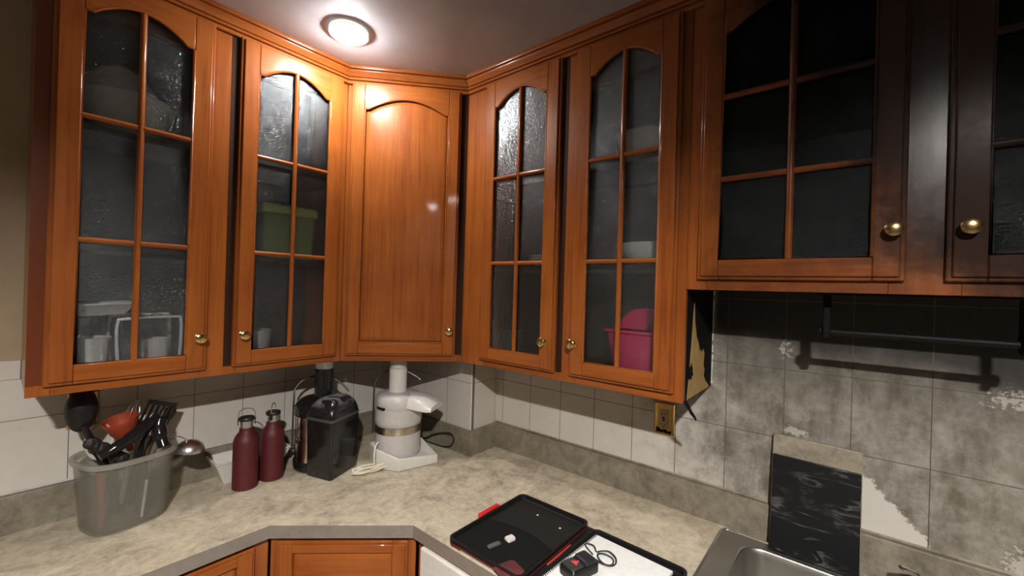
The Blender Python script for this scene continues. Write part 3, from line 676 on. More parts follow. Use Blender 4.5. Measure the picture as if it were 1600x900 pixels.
# ------------------------------------------------------------------ base cabinets and dishwasher
def base_front(name, fr, u0, u1, loc, label, doors, hide=None, zt=0.8715, depth=0.40):
    c = thing(name, loc, label, 'cabinet')
    bm = B(); fr.box(bm, u0, u0+0.045, -0.02, 0, 0.1, zt); fr.box(bm, u1-0.045, u1, -0.02, 0, 0.1, zt)
    fr.box(bm, u0+0.045, u1-0.045, -0.02, -0.0003, zt-0.022, zt, 1); fr.box(bm, u0+0.045, u1-0.045, -0.02, -0.0003, 0.1, 0.145, 1)
    fr.box(bm, u0+0.045, u1-0.045, -0.024, -0.008, 0.145, zt-0.022, 1)
    obj('face_frame', bm, [W_V, W_H], c, bevel=0.0015)
    bm = B(); fr.box(bm, u0+0.01, u1-0.01, -0.08, -0.06, 0.0, 0.1); obj('toe_kick', bm, CHAR, c)
    for a, b, z0, z1 in doors:
        bm = B()
        for (g, w0, w1) in ((0.0, 0.001, 0.012), (0.008, 0.012, 0.019)):
            fr.box(bm, a+g, a+0.05, w0, w1, z0+g, z1-g, 0); fr.box(bm, b-0.05, b-g, w0, w1, z0+g, z1-g, 0)
            fr.box(bm, a+0.05, b-0.05, w0, w1, z0+g, z0+0.05, 1); fr.box(bm, a+0.05, b-0.05, w0, w1, z1-0.035, z1-g, 1)
        d = obj('drawer' if z1-z0 < 0.2 else 'door', bm, [W_V, W_H], c, bevel=0.002)
        bm = B(); rings = []
        for ins, w in ((0, 0.004), (0.003, 0.008), (0.02, 0.014), (0.023, 0.0145)):
            rings.append([fr(p, w, q) for p, q in ((a+0.05+ins, z0+0.05+ins), (b-0.05-ins, z0+0.05+ins), (b-0.05-ins, z1-0.035-ins), (a+0.05+ins, z1-0.035-ins))])
        loft(bm, [[p-fr.n*0.003 for p in rings[0]]]+rings); obj('panel', bm, W_H, d, angle=15)
    return c
OV = 0.026
a0 = Vector((-1.0224, -0.5287, 0)); b0 = Vector((-0.7146, -0.8643, 0)); bt = (b0-a0).normalized(); bn = Vector((bt.y, -bt.x, 0)); BL = (b0-a0).length
ka = OV*math.tan(math.radians(47.5/2)); kb = OV*math.tan(math.radians(42.5/2))
F_BD = Fr(a0 - bn*OV, bt, bn); F_BL = Fr((0, -0.5287+OV, 0), (1, 0, 0), (0, -1, 0)); F_BR = Fr((-0.7146+OV, 0, 0), (0, -1, 0), (-1, 0, 0))
base_front('base_cabinet', F_BD, -ka+0.004, BL+kb-0.004, (-0.8, -0.6, 0), 'diagonal corner base cabinet with orange-brown panelled door under the worktop', [(0.018, BL-0.018, 0.13, 0.853)])
base_front('base_cabinet', F_BL, -2.2, a0.x - ka*0.0 + 0.008, (-1.6, -0.35, 0), 'base cabinet under the worktop on the left wall, mostly in shade', [(-1.60, a0.x-0.035, 0.70, 0.853), (-1.60, a0.x-0.035, 0.13, 0.69), (-2.18, -1.62, 0.70, 0.853), (-2.18, -1.62, 0.13, 0.69)])
c = thing('filler_panel', (-0.69, -0.88, 0.1), 'narrow orange-brown filler strip between the corner base cabinet and white dishwasher', 'panel')
bm = B(); F_BR.box(bm, 0.864, 0.905, -0.02, 0.0, 0.1, 0.8715); obj('strip', bm, W_V, c, bevel=0.0015)
t = thing('dishwasher', (-0.4, -1.2, 0), 'white dishwasher front under the worktop beside the open black case', 'dishwasher')
bm = B(); F_BR.box(bm, 0.908, 1.508, -0.55, -0.001, 0.10, 0.866); obj('cabinet_body', bm, WHITE_P, t, bevel=0.003)
bm = B(); F_BR.box(bm, 0.910, 1.506, 0.0, 0.030, 0.115, 0.735); obj('door', bm, WHITE_P, t, bevel=0.005)
bm = B(); F_BR.box(bm, 0.910, 1.506, 0.0, 0.034, 0.740, 0.864); obj('control_panel', bm, WHITE_P, t, bevel=0.005)
bm = B(); F_BR.box(bm, 0.93, 1.49, -0.06, -0.04, 0.0, 0.1); obj('toe_kick', bm, BLACK_M, t)
base_front('base_cabinet', F_BR, 1.512, 2.6, (-0.5, -2.05, 0), 'sink base cabinet under the worktop on the right wall', [(1.53, 2.05, 0.13, 0.853), (2.06, 2.58, 0.13, 0.853)])

# ------------------------------------------------------------------ sink and tap
t = thing('kitchen_sink', (-0.32, -2.05, CT), 'stainless steel sink set into the worktop at the lower right', 'sink')
SINK = metal('stainless_sink', (0.46, 0.45, 0.42), 0.28)
H1 = rrect(-0.29, -1.885, 0.205, 0.180, 0.06); H2 = rrect(-0.29, -2.265, 0.205, 0.165, 0.06)
bm = B(); plate(bm, rrect(-0.318, -2.05, 0.282, 0.416, 0.02), [H1, H2], CT+0.0005, CT+0.0045); obj('rim', bm, SINK, t, bevel=0.0015)
for (cy, b) in ((-1.885, 0.180), (-2.265, 0.165)):
    bm = B(); rings = []
    for ins, z in ((-0.001, CT+0.0062), (0.004, CT+0.0055), (0.007, CT+0.001), (0.009, CT-0.02), (0.016, CT-0.150), (0.026, CT-0.172), (0.05, CT-0.18)):
        rings.append([(x, y, z) for x, y in rrect(-0.29, cy, 0.205-ins, b-ins, 0.06-min(ins, 0.03)*0.5)])
    loft(bm, rings, cap0=False); o = obj('bowl', bm, SINK, t, angle=60)
    bm = B(); lathe(bm, [(0.0, 0.0), (0.045, 0.0), (0.043, 0.003), (0.0, 0.002)], (-0.29, cy, CT-0.1795), n=24); obj('drain', bm, HINT, o)
# raised welt along the sink edge
bm = B(); tube(bm, [(x, y, CT+0.005) for x, y in rrect(-0.318, -2.05, 0.279, 0.413, 0.02)], 0.003, 6, closed=True); obj('edge_bead', bm, SINK, t)
t = thing('sink_tap', (-0.07, -2.115, CT+0.004), 'chrome sink tap at the lower right edge of the picture', 'tap')
bm = B(); lathe(bm, [(0.0, 0), (0.026, 0), (0.026, 0.008), (0.021, 0.014), (0.019, 0.05), (0.021, 0.058), (0.014, 0.066), (0.0, 0.068)], (-0.07, -2.115, CT+0.0048), n=28); obj('body', bm, CHROME, t)
bm = B(); tube(bm, smoothpath([(-0.088, -2.116, 0.955), (-0.13, -2.098, 0.968), (-0.19, -2.105, 0.972), (-0.235, -2.11, 0.962), (-0.245, -2.112, 0.945)], 5), 0.0095, 12); obj('spout', bm, CHROME, t)
bm = B(); tube(bm, smoothpath([(-0.07, -2.112, 0.986), (-0.085, -2.10, 1.0), (-0.105, -2.085, 1.011), (-0.118, -2.068, 1.015)], 4), [0.010, 0.008, 0.007, 0.008], 12, flat=0.6); obj('lever', bm, CHROME, t)

# ------------------------------------------------------------------ board behind the sink
t = thing('cutting_board', (-0.045, -1.88, CT+0.005), 'black marbled board with olive-brown top band leaning on the tiles behind the sink', 'board')
def lean(z): return -0.052 + (z-0.92)/(1.275-0.92)*0.034
bm = B()
hexa(bm, [(lean(0.9195)-0.006, -1.772, 0.9195), (lean(0.9195)-0.006, -1.990, 0.9195), (lean(0.9195)+0.006, -1.990, 0.9195), (lean(0.9195)+0.006, -1.772, 0.9195), (lean(1.262)-0.006, -1.772, 1.262), (lean(1.258)-0.006, -1.990, 1.258), (lean(1.258)+0.006, -1.990, 1.258), (lean(1.262)+0.006, -1.772, 1.262)])
obj('backing', bm, LAM_D, t, bevel=0.002)
bm = B()
hexa(bm, [(lean(0.9195)-0.016, -1.775, 0.9195), (lean(0.9195)-0.016, -1.988, 0.9195), (lean(0.9195)-0.0065, -1.988, 0.9195), (lean(0.9195)-0.0065, -1.775, 0.9195), (lean(1.20)-0.016, -1.775, 1.203), (lean(1.20)-0.016, -1.988, 1.200), (lean(1.20)-0.0065, -1.988, 1.200), (lean(1.20)-0.0065, -1.775, 1.203)])
obj('marble_panel', bm, MARBLE, t, bevel=0.0015, label='glossy black marbled panel with grey veins')

# ------------------------------------------------------------------ wall sockets
def socket(fr, u0, u1, z0, z1, label, black):
    t = thing('wall_socket', fr((u0+u1)/2, 0, (z0+z1)/2), label, 'outlet', 'brass wall sockets')
    uc, zc = (u0+u1)/2, (z0+z1)/2; hw, hz = abs(u1-u0)/2, (z1-z0)/2
    bm = B(); rings = []
    for ins, w in ((0, 0.0005), (0, 0.003), (0.004, 0.0065), (0.010, 0.0065), (0.012, 0.0050), (0.02, 0.0050)):
        rings.append([fr(uc+s*(hw-ins), w, zc+q*(hz-ins)) for s, q in ((-1, -1), (1, -1), (1, 1), (-1, 1))])
    loft(bm, rings); obj('cover_plate', bm, BRASS, t, angle=20)
    bm = B(); fr.box(bm, uc-0.0165, uc+0.0165, 0.005, 0.0085, zc-0.034, zc+0.034); f = obj('socket_face', bm, IVORY, t, bevel=0.001)
    for dz in (-0.019, 0.019):
        for du, hh in ((-0.006, 0.0045), (0.006, 0.0055)):
            bm = B(); fr.box(bm, uc+du-0.0012, uc+du+0.0012, 0.0085, 0.0088, zc+dz-hh, zc+dz+hh); obj('slot', bm, SLOT, f)
        bm = B(); lathe(bm, [(0, 0), (0.0028, 0), (0.0028, 0.0004), (0, 0.0004)], fr(uc, 0.0085, zc+dz-0.0105), fr.n, 10); obj('slot', bm, SLOT, f)
    for dz in (-0.004, 0.004):
        bm = B(); fr.box(bm, uc-0.005, uc+0.005, 0.0085, 0.0095, zc+dz-0.0028, zc+dz+0.0028); obj('test_button', bm, SLOT, f)
    for dz in (-hz+0.011, hz-0.011):
        bm = B(); lathe(bm, [(0, 0), (0.0032, 0), (0.0028, 0.0012), (0, 0.0015)], fr(uc, 0.0052, zc+dz), fr.n, 12); obj('screw', bm, BRASS, t)
    if black:
        bm = B(); fr.poly(bm, [(uc-0.028, zc-0.057), (uc+0.030, zc-0.057), (uc+0.031, zc-0.036), (uc+0.018, zc-0.044), (uc+0.006, zc-0.036), (uc-0.008, zc-0.042), (uc-0.02, zc-0.034), (uc-0.030, zc-0.030)], 0.0051, 0.0056); obj('soot_smear', bm, CHAR, t, smooth=False)
    return t
FWR = Fr((0, 0, 0), (0, -1, 0), (-1, 0, 0)); FWL = Fr((0, 0, 0), (1, 0, 0), (0, -1, 0))
socket(FWR, 1.381, 1.459, 1.164, 1.286, 'brass-plated socket on the right wall tiles below the burnt cabinet end', True)
socket(FWL, -1.440, -1.366, 1.195, 1.312, 'brass-plated socket on the left wall behind the black ladle', False)

# ------------------------------------------------------------------ towel holder under the sink cabinet
t = thing('paper_towel_holder', (-0.20, -2.07, ZS), 'black paper towel holder hanging under the sooty sink cabinet', 'towel holder')
bm = B(); box(bm, -0.245, -0.175, -2.26, -1.885, ZS-0.004, ZS+0.004+0.0); obj('mounting_plate', bm, CHAR, t, bevel=0.001)
for y in (-1.907, -2.245):
    bm = B()
    pts = [(-0.232, ZS-0.005), (-0.188, ZS-0.005), (-0.190, 1.63), (-0.184, 1.615), (-0.188, 1.592), (-0.210, 1.582), (-0.232, 1.592), (-0.236, 1.615), (-0.230, 1.63)]
    a = [bm.verts.new((x, y-0.008, z)) for x, z in pts]; b = [bm.verts.new((x, y+0.008, z)) for x, z in pts]; quad(bm, a); quad(bm, b[::-1])
    for i in range(len(pts)): quad(bm, [a[i], b[i], b[(i+1) % len(pts)], a[(i+1) % len(pts)]])
    obj('bracket', bm, CHAR, t, bevel=0.003)
bm = B(); tube(bm, [(-0.21, -1.915, 1.607), (-0.21, -2.237, 1.607)], 0.0085, 12); obj('rod', bm, BLACK_S, t)
for y, s in ((-1.8985, 1), (-2.2535, -1)):
    bm = B(); lathe(bm, [(0, 0), (0.012, 0), (0.014, 0.006), (0.010, 0.013), (0, 0.015)], (-0.21, y, 1.607), (0, s, 0), 16); obj('end_knob', bm, BLACK_S, t)

# ------------------------------------------------------------------ utensil bin
def sup(cx, cy, a, b, e, n=40, ang=0.25):
    out = []
    for i in range(n):
        t = 2*math.pi*i/n; ct, st = math.cos(t), math.sin(t)
        x = a*math.copysign(abs(ct)**(2/e), ct); y = b*math.copysign(abs(st)**(2/e), st)
        out.append((cx+x*math.cos(ang)-y*math.sin(ang), cy+x*math.sin(ang)+y*math.cos(ang)))
    return out
BC = Vector((-1.315, -0.150, CT))
t = thing('utensil_bin', BC, 'cloudy clear plastic bin full of cooking utensils on the left of the worktop', 'container')
def ring(a, b, z): return [(x, y, z) for x, y in sup(BC.x, BC.y, a, b, 2.9)]
bm = B()
loft(bm, [ring(0.092, 0.084, 0.9155), ring(0.098, 0.090, 0.9165), ring(0.101, 0.093, 0.925), ring(0.115, 0.107, 1.118), ring(0.1125, 0.1045, 1.118), ring(0.0985, 0.0905, 0.928), ring(0.09, 0.082, 0.921)])
obj('body', bm, CLEAR, t)
bm = B(); loft(bm, [ring(0.1155, 0.1075, 1.118), ring(0.122, 0.114, 1.121), ring(0.1235, 0.1155, 1.130), ring(0.122, 0.114, 1.136), ring(0.113, 0.105, 1.136), ring(0.111, 0.103, 1.128), ring(0.1125, 0.1045, 1.118)], cap0=False, cap1=False)
obj('rim', bm, CLEAR_RIM, t)
GRP = 'utensils in the clear bin'
def stick(bm, pts, r, m=0, flat=1.0, fd=None, k=5): tube(bm, smoothpath(pts, k), r, 10, m, flat=flat, flatdir=fd)
# black ladle, head up, handle scorched
t = thing('cooking_ladle', (-1.35, -0.15, 0.935), 'black ladle with large round head, tallest in the clear bin, scorched handle', 'utensil', GRP)
bm = B(); M = Matrix.Rotation(math.radians(8), 3, 'Y')
hc = Vector((-1.4205, -0.165, 1.288)); rings = []
for r, d in ((0.001, 0.018), (0.018, 0.0165), (0.032, 0.011), (0.042, 0.0), (0.0455, -0.010), (0.042, -0.010), (0.034, 0.002), (0.018, 0.010), (0.001, 0.012)):
    rings.append([hc + Vector((0.82*r*math.cos(i*math.pi/14), -d, 1.5*r*math.sin(i*math.pi/14))) for i in range(28)])
loft(bm, rings); obj('head', bm, BLACK_M, t)
bm = B(); stick(bm, [(-1.416, -0.176, 1.245), (-1.410, -0.170, 1.222), (-1.398, -0.158, 1.19), (-1.388, -0.15, 1.165), (-1.365, -0.15, 1.10), (-1.33, -0.15, 0.94)], [0.008, 0.009, 0.011, 0.013, 0.012, 0.010]); obj('handle', bm, BLACK_M, t)
bm = B()
for k in range(7):
    rnd = random.Random(k); p = Vector((-1.398+0.013*k*0.9, -0.166, 1.183-0.011*k)); ball(bm, p, 0.014+0.007*rnd.random(), 0.012, 0.012+0.008*rnd.random(), u=8, v=6)
obj('melted_plastic', bm, RUBBER, t, smooth=False, label='lumpy melted black plastic on the handle')
# orange scoop
t = thing('kitchen_funnel', (-1.32, -0.16, 1.13), 'orange-red cone-shaped funnel lying across the top of the clear bin', 'utensil', GRP)
ax = Vector((0.26, 0.10, -0.96)).normalized(); top = Vector((-1.329, -0.125, 1.232))
bm = B(); lathe(bm, [(0.0435, 0.0), (0.046, -0.002), (0.046, 0.003), (0.036, 0.034), (0.014, 0.083), (0.010, 0.090), (0.009, 0.115), (0.006, 0.115), (0.008, 0.088), (0.034, 0.034)], top, ax, 28, cap0=False, cap1=False); obj('cone', bm, ORANGE, t)
# slotted turner
t = thing('slotted_turner', (-1.25, -0.15, 0.94), 'dark slotted turner leaning right out of the clear bin', 'utensil', GRP)
bm = B()
o = Vector((-1.252, -0.118, 1.178)); ux = Vector((0.93, 0.1, -0.34)).normalized(); uz = Vector((0.36, 0.0, 0.93)).normalized(); un = ux.cross(uz)
def TP(a, b, c): return o + ux*a*1.25 + uz*b*1.15 + un*c
def tbar(a0, a1, b0, b1): hexa(bm, [TP(a0, b0, 0), TP(a1, b0, 0), TP(a1, b0, 0.002), TP(a0, b0, 0.002), TP(a0, b1, 0), TP(a1, b1, 0), TP(a1, b1, 0.002), TP(a0, b1, 0.002)])
for k in range(6): tbar(-0.034+k*0.0124, -0.034+k*0.0124+0.006, 0.012, 0.072)
tbar(-0.034, 0.034, 0.0, 0.012); tbar(-0.034, 0.034, 0.072, 0.084)
obj('blade', bm, BLACK_M, t)
bm = B(); stick(bm, [TP(0, 0.01, 0.001), TP(-0.004, -0.03, 0.001), (-1.275, -0.112, 1.10), (-1.30, -0.11, 0.94)], [0.006, 0.006, 0.008, 0.007]); obj('handle', bm, BLACK_M, t)
# two black handled tools lying over the rim
for (pts, rr, lab) in (([(-1.385, -0.215, 1.150), (-1.345, -0.205, 1.168), (-1.30, -0.185, 1.190), (-1.262, -0.165, 1.215), (-1.24, -0.15, 1.235)], [0.012, 0.017, 0.020, 0.019, 0.010], 'black thick-handled utensil resting along the near rim of the clear bin'),
                  ([(-1.228, -0.195, 1.135), (-1.236, -0.175, 1.175), (-1.236, -0.160, 1.205), (-1.222, -0.150, 1.245)], [0.016, 0.021, 0.020, 0.010], 'broad black spoon back at the right end of the clear bin')):
    bm = B(); tube(bm, smoothpath(pts, 6), [rr[min(len(rr)-1, int(i*len(rr)/(6*(len(pts)-1)+1)))] for i in range(6*(len(pts)-1)+1)], 12); o_ = obj('serving_spoon', bm, BLACK_G, base=pts[0]); tag(o_, lab, 'utensil', GRP)
    if rr[0] < 0.012:
        bm = B(); lathe(bm, [(0.003, -0.0005), (0.0065, -0.0005), (0.0065, 0.0022), (0.003, 0.0022)], Vector(pts[0])+Vector((0.012, -0.0125, 0.004)), (0.2, -1, 0.1), 14); obj('hanging_eye', bm, STEEL, o_)
bm = B(); stick(bm, [(-1.285, -0.072, 0.95), (-1.245, -0.080, 1.12), (-1.213, -0.086, 1.19), (-1.196, -0.088, 1.215)], [0.006, 0.006, 0.007, 0.008]); ball(bm, (-1.195, -0.089, 1.216), 0.019, 0.009, 0.026, rot=Matrix.Rotation(math.radians(25), 3, 'Y'))
tag(obj('wooden_spoon', bm, BROWN_W, base=(-1.285, -0.072, 0.95)), 'brown wooden spoon at the right of the clear bin behind the black spoon', 'utensil', GRP)
# steel ladle hooked out over the right rim
t = thing('steel_ladle', (-1.20, -0.17, 1.10), 'shiny steel ladle hanging bowl-up over the right rim of the clear bin', 'utensil', GRP)
bm = B(); cc = Vector((-1.155, -0.185, 1.100)); prof = []
for i in range(9):
    a = math.pi/2*i/8; prof.append((0.043*math.sin(a), 0.036*math.cos(a)))
lathe(bm, prof[::1] + [(0.0415, 0.0)] + [(0.0415*math.sin(math.pi/2*(8-i)/8), 0.0345*math.cos(math.pi/2*(8-i)/8)) for i in range(9)], cc, (0.12, -0.1, 1), 28); obj('bowl', bm, STEEL, t)
bm = B(); stick(bm, [(-1.160, -0.184, 1.131), (-1.180, -0.180, 1.150), (-1.208, -0.170, 1.156), (-1.236, -0.160, 1.140), (-1.25, -0.135, 1.05), (-1.262, -0.10, 0.945)], 0.004, flat=0.45); obj('handle', bm, STEEL, t)
# whisk and white ring handle
t = thing('wire_whisk', (-1.30, -0.10, 0.94), 'thin wire whisk showing behind the orange funnel', 'utensil', GRP)
for k in range(4):
    a = math.pi*k/4; e = Vector((math.cos(a), math.sin(a), 0)); o = Vector((-1.285, -0.078, 1.160)); u = Vector((0.08, 0, 1)).normalized()
    bm = B(); tube(bm, smoothpath([o, o+e*0.022+u*0.04, o+e*0.03+u*0.075, o+e*0.018+u*0.105, o+u*0.115, o-e*0.018+u*0.105, o-e*0.03+u*0.075, o-e*0.022+u*0.04, o], 4), 0.0011, 6); obj('wire_loop', bm, STEEL, t)
bm = B(); stick(bm, [(-1.285, -0.078, 1.163), (-1.30, -0.082, 1.05), (-1.315, -0.085, 0.94)], [0.006, 0.008, 0.008]); obj('handle', bm, STEEL, t)
bm = B(); tube(bm, [(-1.372+0.030*math.cos(i/24*2*math.pi), -0.098+0.008*math.sin(i/24*2*math.pi), 1.165+0.052*math.sin(i/24*2*math.pi)) for i in range(24)], 0.006, 10, closed=True)
stick(bm, [(-1.370, -0.099, 1.115), (-1.36, -0.10, 1.05), (-1.345, -0.10, 0.94)], 0.007)
tag(obj('hand_strainer', bm, GREY_P, base=(-1.36, -0.137, 0.94)), 'pale loop handle between the black ladle and orange funnel in the bin', 'utensil', GRP)
# utensil shafts seen through the side
bm = B(); stick(bm, [(-1.375, -0.205, 0.935), (-1.378, -0.208, 1.03), (-1.38, -0.208, 1.105)], [0.009, 0.010, 0.013])
tag(obj('kitchen_spatula', bm, plain('reddish_brown_plastic', (0.28, 0.09, 0.06), 0.45), base=(-1.375, -0.2, 0.935)), 'reddish brown handle seen through the left side of the clear bin', 'utensil', GRP)
bm = B(); stick(bm, [(-1.285, -0.222, 0.935), (-1.275, -0.225, 1.05)], [0.004, 0.004])
tag(obj('skewer', bm, WHITE_P, base=(-1.285, -0.222, 0.935)), 'thin white stick seen through the front of the clear bin', 'utensil', GRP)
bm = B(); stick(bm, [(-1.285, -0.185, 0.94), (-1.28, -0.188, 1.03), (-1.278, -0.19, 1.10)], [0.024, 0.026, 0.02], flat=0.5)
tag(obj('kitchen_scraper', bm, plain('slate_plastic', (0.06, 0.075, 0.075), 0.5), base=(-1.33, -0.165, 0.935)), 'dark slate utensil head seen through the front of the clear bin', 'utensil', GRP)

# ------------------------------------------------------------------ maroon bottles, white tub behind them
def bottle(c, ang, label):
    c = Vector(c); t = thing('drinks_bottle', c, label, 'bottle', 'maroon metal bottles')
    bm = B(); r = 0.0425
    lathe(bm, [(0.0, 0.0), (r-0.003, 0.0), (r, 0.003), (r, 0.168), (r-0.0008, 0.178), (r-0.004, 0.190), (r-0.010, 0.2005), (r-0.0165, 0.2085), (0.0235, 0.215), (0.0228, 0.2265), (0.0, 0.2265)], c, n=36); obj('body', bm, MAROON, t)
    bm = B(); lathe(bm, [(0.0, 0.2268), (0.0212, 0.2268), (0.0212, 0.252), (0.0, 0.252)], c, n=28); obj('neck_band', bm, STEEL, t)
    bm = B(); lathe(bm, [(0.0, 0.2523), (0.0255, 0.2523), (0.0265, 0.255), (0.0265, 0.262), (0.024, 0.265), (0.0, 0.2655)], c, n=28)
    cap = obj('cap', bm, plain('black_brown_cap', (0.02, 0.016, 0.014), 0.4), t)
    e = Vector((math.cos(ang), math.sin(ang), 0))
    for s in (-1, 1):
        bm = B(); d = e*s; q = Vector((-e.y, e.x, 0)); hexa(bm, [c+d*(0.0262+i)+q*j+Vector((0, 0, z)) for z in (0.236, 0.262) for i, j in ((0, -0.005), (0.003, -0.005), (0.003, 0.005), (0, 0.005))]); obj('handle_lug', bm, BLACK_M, cap)
    bm = B(); tube(bm, smoothpath([c+e*0.026+Vector((0, 0, 0.250)), c+e*0.027+Vector((0, 0, 0.272)), c+e*0.020+Vector((0, 0, 0.290)), c+Vector((0, 0, 0.297)), c-e*0.020+Vector((0, 0, 0.290)), c-e*0.027+Vector((0, 0, 0.272)), c-e*0.026+Vector((0, 0, 0.250))], 5), 0.0020, 8); obj('handle', bm, STEEL, cap)
bottle((-0.982, -0.190, CT+0.0005), -0.35, 'maroon metal bottle, the one nearer the clear utensil bin')
bottle((-0.885, -0.180, CT+0.0005), 0.95, 'maroon metal bottle, the one nearer the black juicer')
bm = B()
def trap(x0, x1, y0, y1, z): return [(x0, y0, z), (x1, y0, z), (x1, y1, z), (x0, y1, z)]
loft(bm, [trap(-1.028, -0.835, -0.115, -0.05, 0.9155), trap(-1.062, -0.800, -0.140, -0.024, 0.998), trap(-1.066, -0.796, -0.144, -0.0225, 1.003), trap(-1.066, -0.796, -0.144, -0.0225, 1.007), trap(-1.058, -0.804, -0.137, -0.028, 1.006), trap(-1.026, -0.837, -0.112, -0.053, 0.919)])
tag(obj('plastic_tub', bm, WHITE_P, base=(-0.91, -0.08, 0.9155), smooth=False), 'white tapered plastic tub standing behind the two maroon bottles', 'tub')

# ------------------------------------------------------------------ black juicer
t = thing('juicer', (-0.68, -0.22, CT), 'black and steel juice extractor with square pulp bin, left of the white juicer', 'juicer')
JC = Vector((-0.695, -0.195, 0))
bm = B(); lathe(bm, [(0.0, 0.9145), (0.098, 0.9145), (0.106, 0.922), (0.107, 0.95), (0.103, 0.957), (0.0, 0.957)], JC, n=40); obj('base', bm, BLACK_G, t)
bm = B(); lathe(bm, [(0.0, 0.957), (0.1005, 0.957), (0.1005, 1.045), (0.0985, 1.046), (0.0985, 1.054), (0.1015, 1.055), (0.1015, 1.140), (0.0, 1.140)], JC, n=48); obj('motor_housing', bm, metal('polished_steel', (0.82, 0.74, 0.66), 0.12), t, label='polished steel drum')
bm = B(); lathe(bm, [(0.0, 1.141), (0.106, 1.141), (0.108, 1.148), (0.107, 1.172), (0.098, 1.190), (0.080, 1.203), (0.05, 1.211), (0.0, 1.213)], JC, n=44); obj('lid', bm, BLACK_G, t)
bm = B(); lathe(bm, [(0.0, 1.210), (0.0385, 1.210), (0.0375, 1.225), (0.0365, 1.328), (0.0, 1.328)], JC+Vector((0.006, 0, 0)), n=32); obj('feed_chute', bm, BLACK_G, t)
bm = B(); rings = []
for z, r in ((1.3285, 0.0365), (1.360, 0.0365)):
    rings.append([JC+Vector((0.006, 0, z)) + Vector(((r+0.0012*(i % 2))*math.cos(2*math.pi*i/56), (r+0.0012*(i % 2))*math.sin(2*math.pi*i/56), 0)) for i in range(56)])
loft(bm, rings); obj('pusher', bm, STEEL, t, angle=10, label='ribbed steel pusher cap on the chute')
# pulp bin: square front towards the viewer, domed top
pf = Vector((-0.750, -0.388, 0)); pr = Vector((-0.590, -0.318, 0)); plb = Vector((-0.790, -0.255, 0)); pbr = pr + (plb-pf)*0.85
def quadr(s, z, rnd=0.012):
    c_ = (pf+pr+plb+pbr)/4; P = [c_+(p-c_)*s for p in (pf, pr, pbr, plb)]; out = []
    for i in range(4):
        p0, p1, p2 = P[i-1], P[i], P[(i+1) % 4]; a = p1+(p0-p1).normalized()*rnd; b = p1+(p2-p1).normalized()*rnd
        for k in range(5):
            u = k/4; q = a*(1-u)**2 + p1*2*u*(1-u) + b*u*u; out.append((q.x, q.y, z))
    return out
bm = B(); loft(bm, [quadr(0.93, 0.9145), quadr(0.95, 0.918), quadr(1.0, 1.142)]); obj('pulp_bin', bm, BLACK_G, t)
bm = B(); loft(bm, [quadr(1.012, 1.1425), quadr(1.022, 1.147), quadr(1.015, 1.153)]); obj('bin_rim', bm, plain('worn_black_edge', (0.07, 0.07, 0.07), 0.3), t)
bm = B(); loft(bm, [quadr(1.0, 1.1535), quadr(0.995, 1.166, 0.018), quadr(0.975, 1.180, 0.026), quadr(0.935, 1.194, 0.034), quadr(0.87, 1.206, 0.040), quadr(0.77, 1.216, 0.042), quadr(0.62, 1.223, 0.036), quadr(0.42, 1.227, 0.024), quadr(0.2, 1.228, 0.01)]); obj('bin_cover', bm, DUSTY, t, angle=85, label='domed black pulp bin cover with grey dust')
# locking arm of wire
e = Vector((0.80, -0.60, 0)).normalized(); e = Vector((1, -0.55, 0)).normalized()
bm = B(); R_ = 0.110
tube(bm, smoothpath([JC-e*R_+Vector((0, 0, 0.99)), JC-e*R_+Vector((0, 0, 1.10)), JC-e*(R_-0.001)+Vector((0, 0, 1.20)), JC-e*0.10+Vector((0, 0.01, 1.245)), JC-e*0.06+Vector((0, 0.025, 1.278)), JC+Vector((0.02, 0.045, 1.288)), JC+e*0.06+Vector((0, 0.025, 1.275)), JC+e*0.095+Vector((0, 0.01, 1.24)), JC+e*0.106+Vector((0, 0, 1.222))], 6), 0.0040, 8); obj('locking_arm', bm, WIRE, t)
bm = B(); tube(bm, [JC-e*0.100+Vector((0, 0, 1.0)), JC-e*0.116+Vector((0, 0, 1.0))], 0.008, 12); obj('pivot', bm, BLACK_M, t)

# ------------------------------------------------------------------ white juicer
t = thing('juicer', (-0.43, -0.42, CT), 'white juice extractor on a pale tray base in the worktop corner', 'juicer')
WC = Vector((-0.442, -0.392, 0))
q = [Vector(p) for p in ((-0.516, -0.506, 0), (-0.345, -0.552, 0), (-0.318, -0.405, 0), (-0.335, -0.335, 0), (-0.54, -0.325, 0), (-0.562, -0.41, 0))]
qc = sum(q, Vector())/6
def base(s, z): return [tuple(qc+(p-qc)*s + Vector((0, 0, z))) for p in q]
bm = B(); zt = [0.968, 0.954, 0.985, 1.0, 1.0, 0.996]
outer_t = [tuple(q[i]+Vector((0, 0, zt[i]))) for i in range(6)]
inner_t = [tuple(qc+(q[i]-qc)*0.93+Vector((0, 0, zt[i]))) for i in range(6)]
loft(bm, [base(0.97, 0.9145), base(1.0, 0.920), outer_t, inner_t, base(0.90, 0.945)]); obj('tray_base', bm, WHITE_P, t, bevel=0.0025, smooth=True)
bm = B(); lathe(bm, [(0.0, 0.9455), (0.090, 0.9455), (0.0965, 0.955), (0.0985, 0.972), (0.0985, 1.052), (0.0, 1.052)], WC, n=44); obj('motor_housing', bm, GREY_P, t)
bm = B(); lathe(bm, [(0.0, 1.0525), (0.0995, 1.0525), (0.0995, 1.082), (0.0, 1.082)], WC, n=44); bd = obj('steel_band', bm, metal('warm_steel_band', (0.62, 0.56, 0.46), 0.16), t)
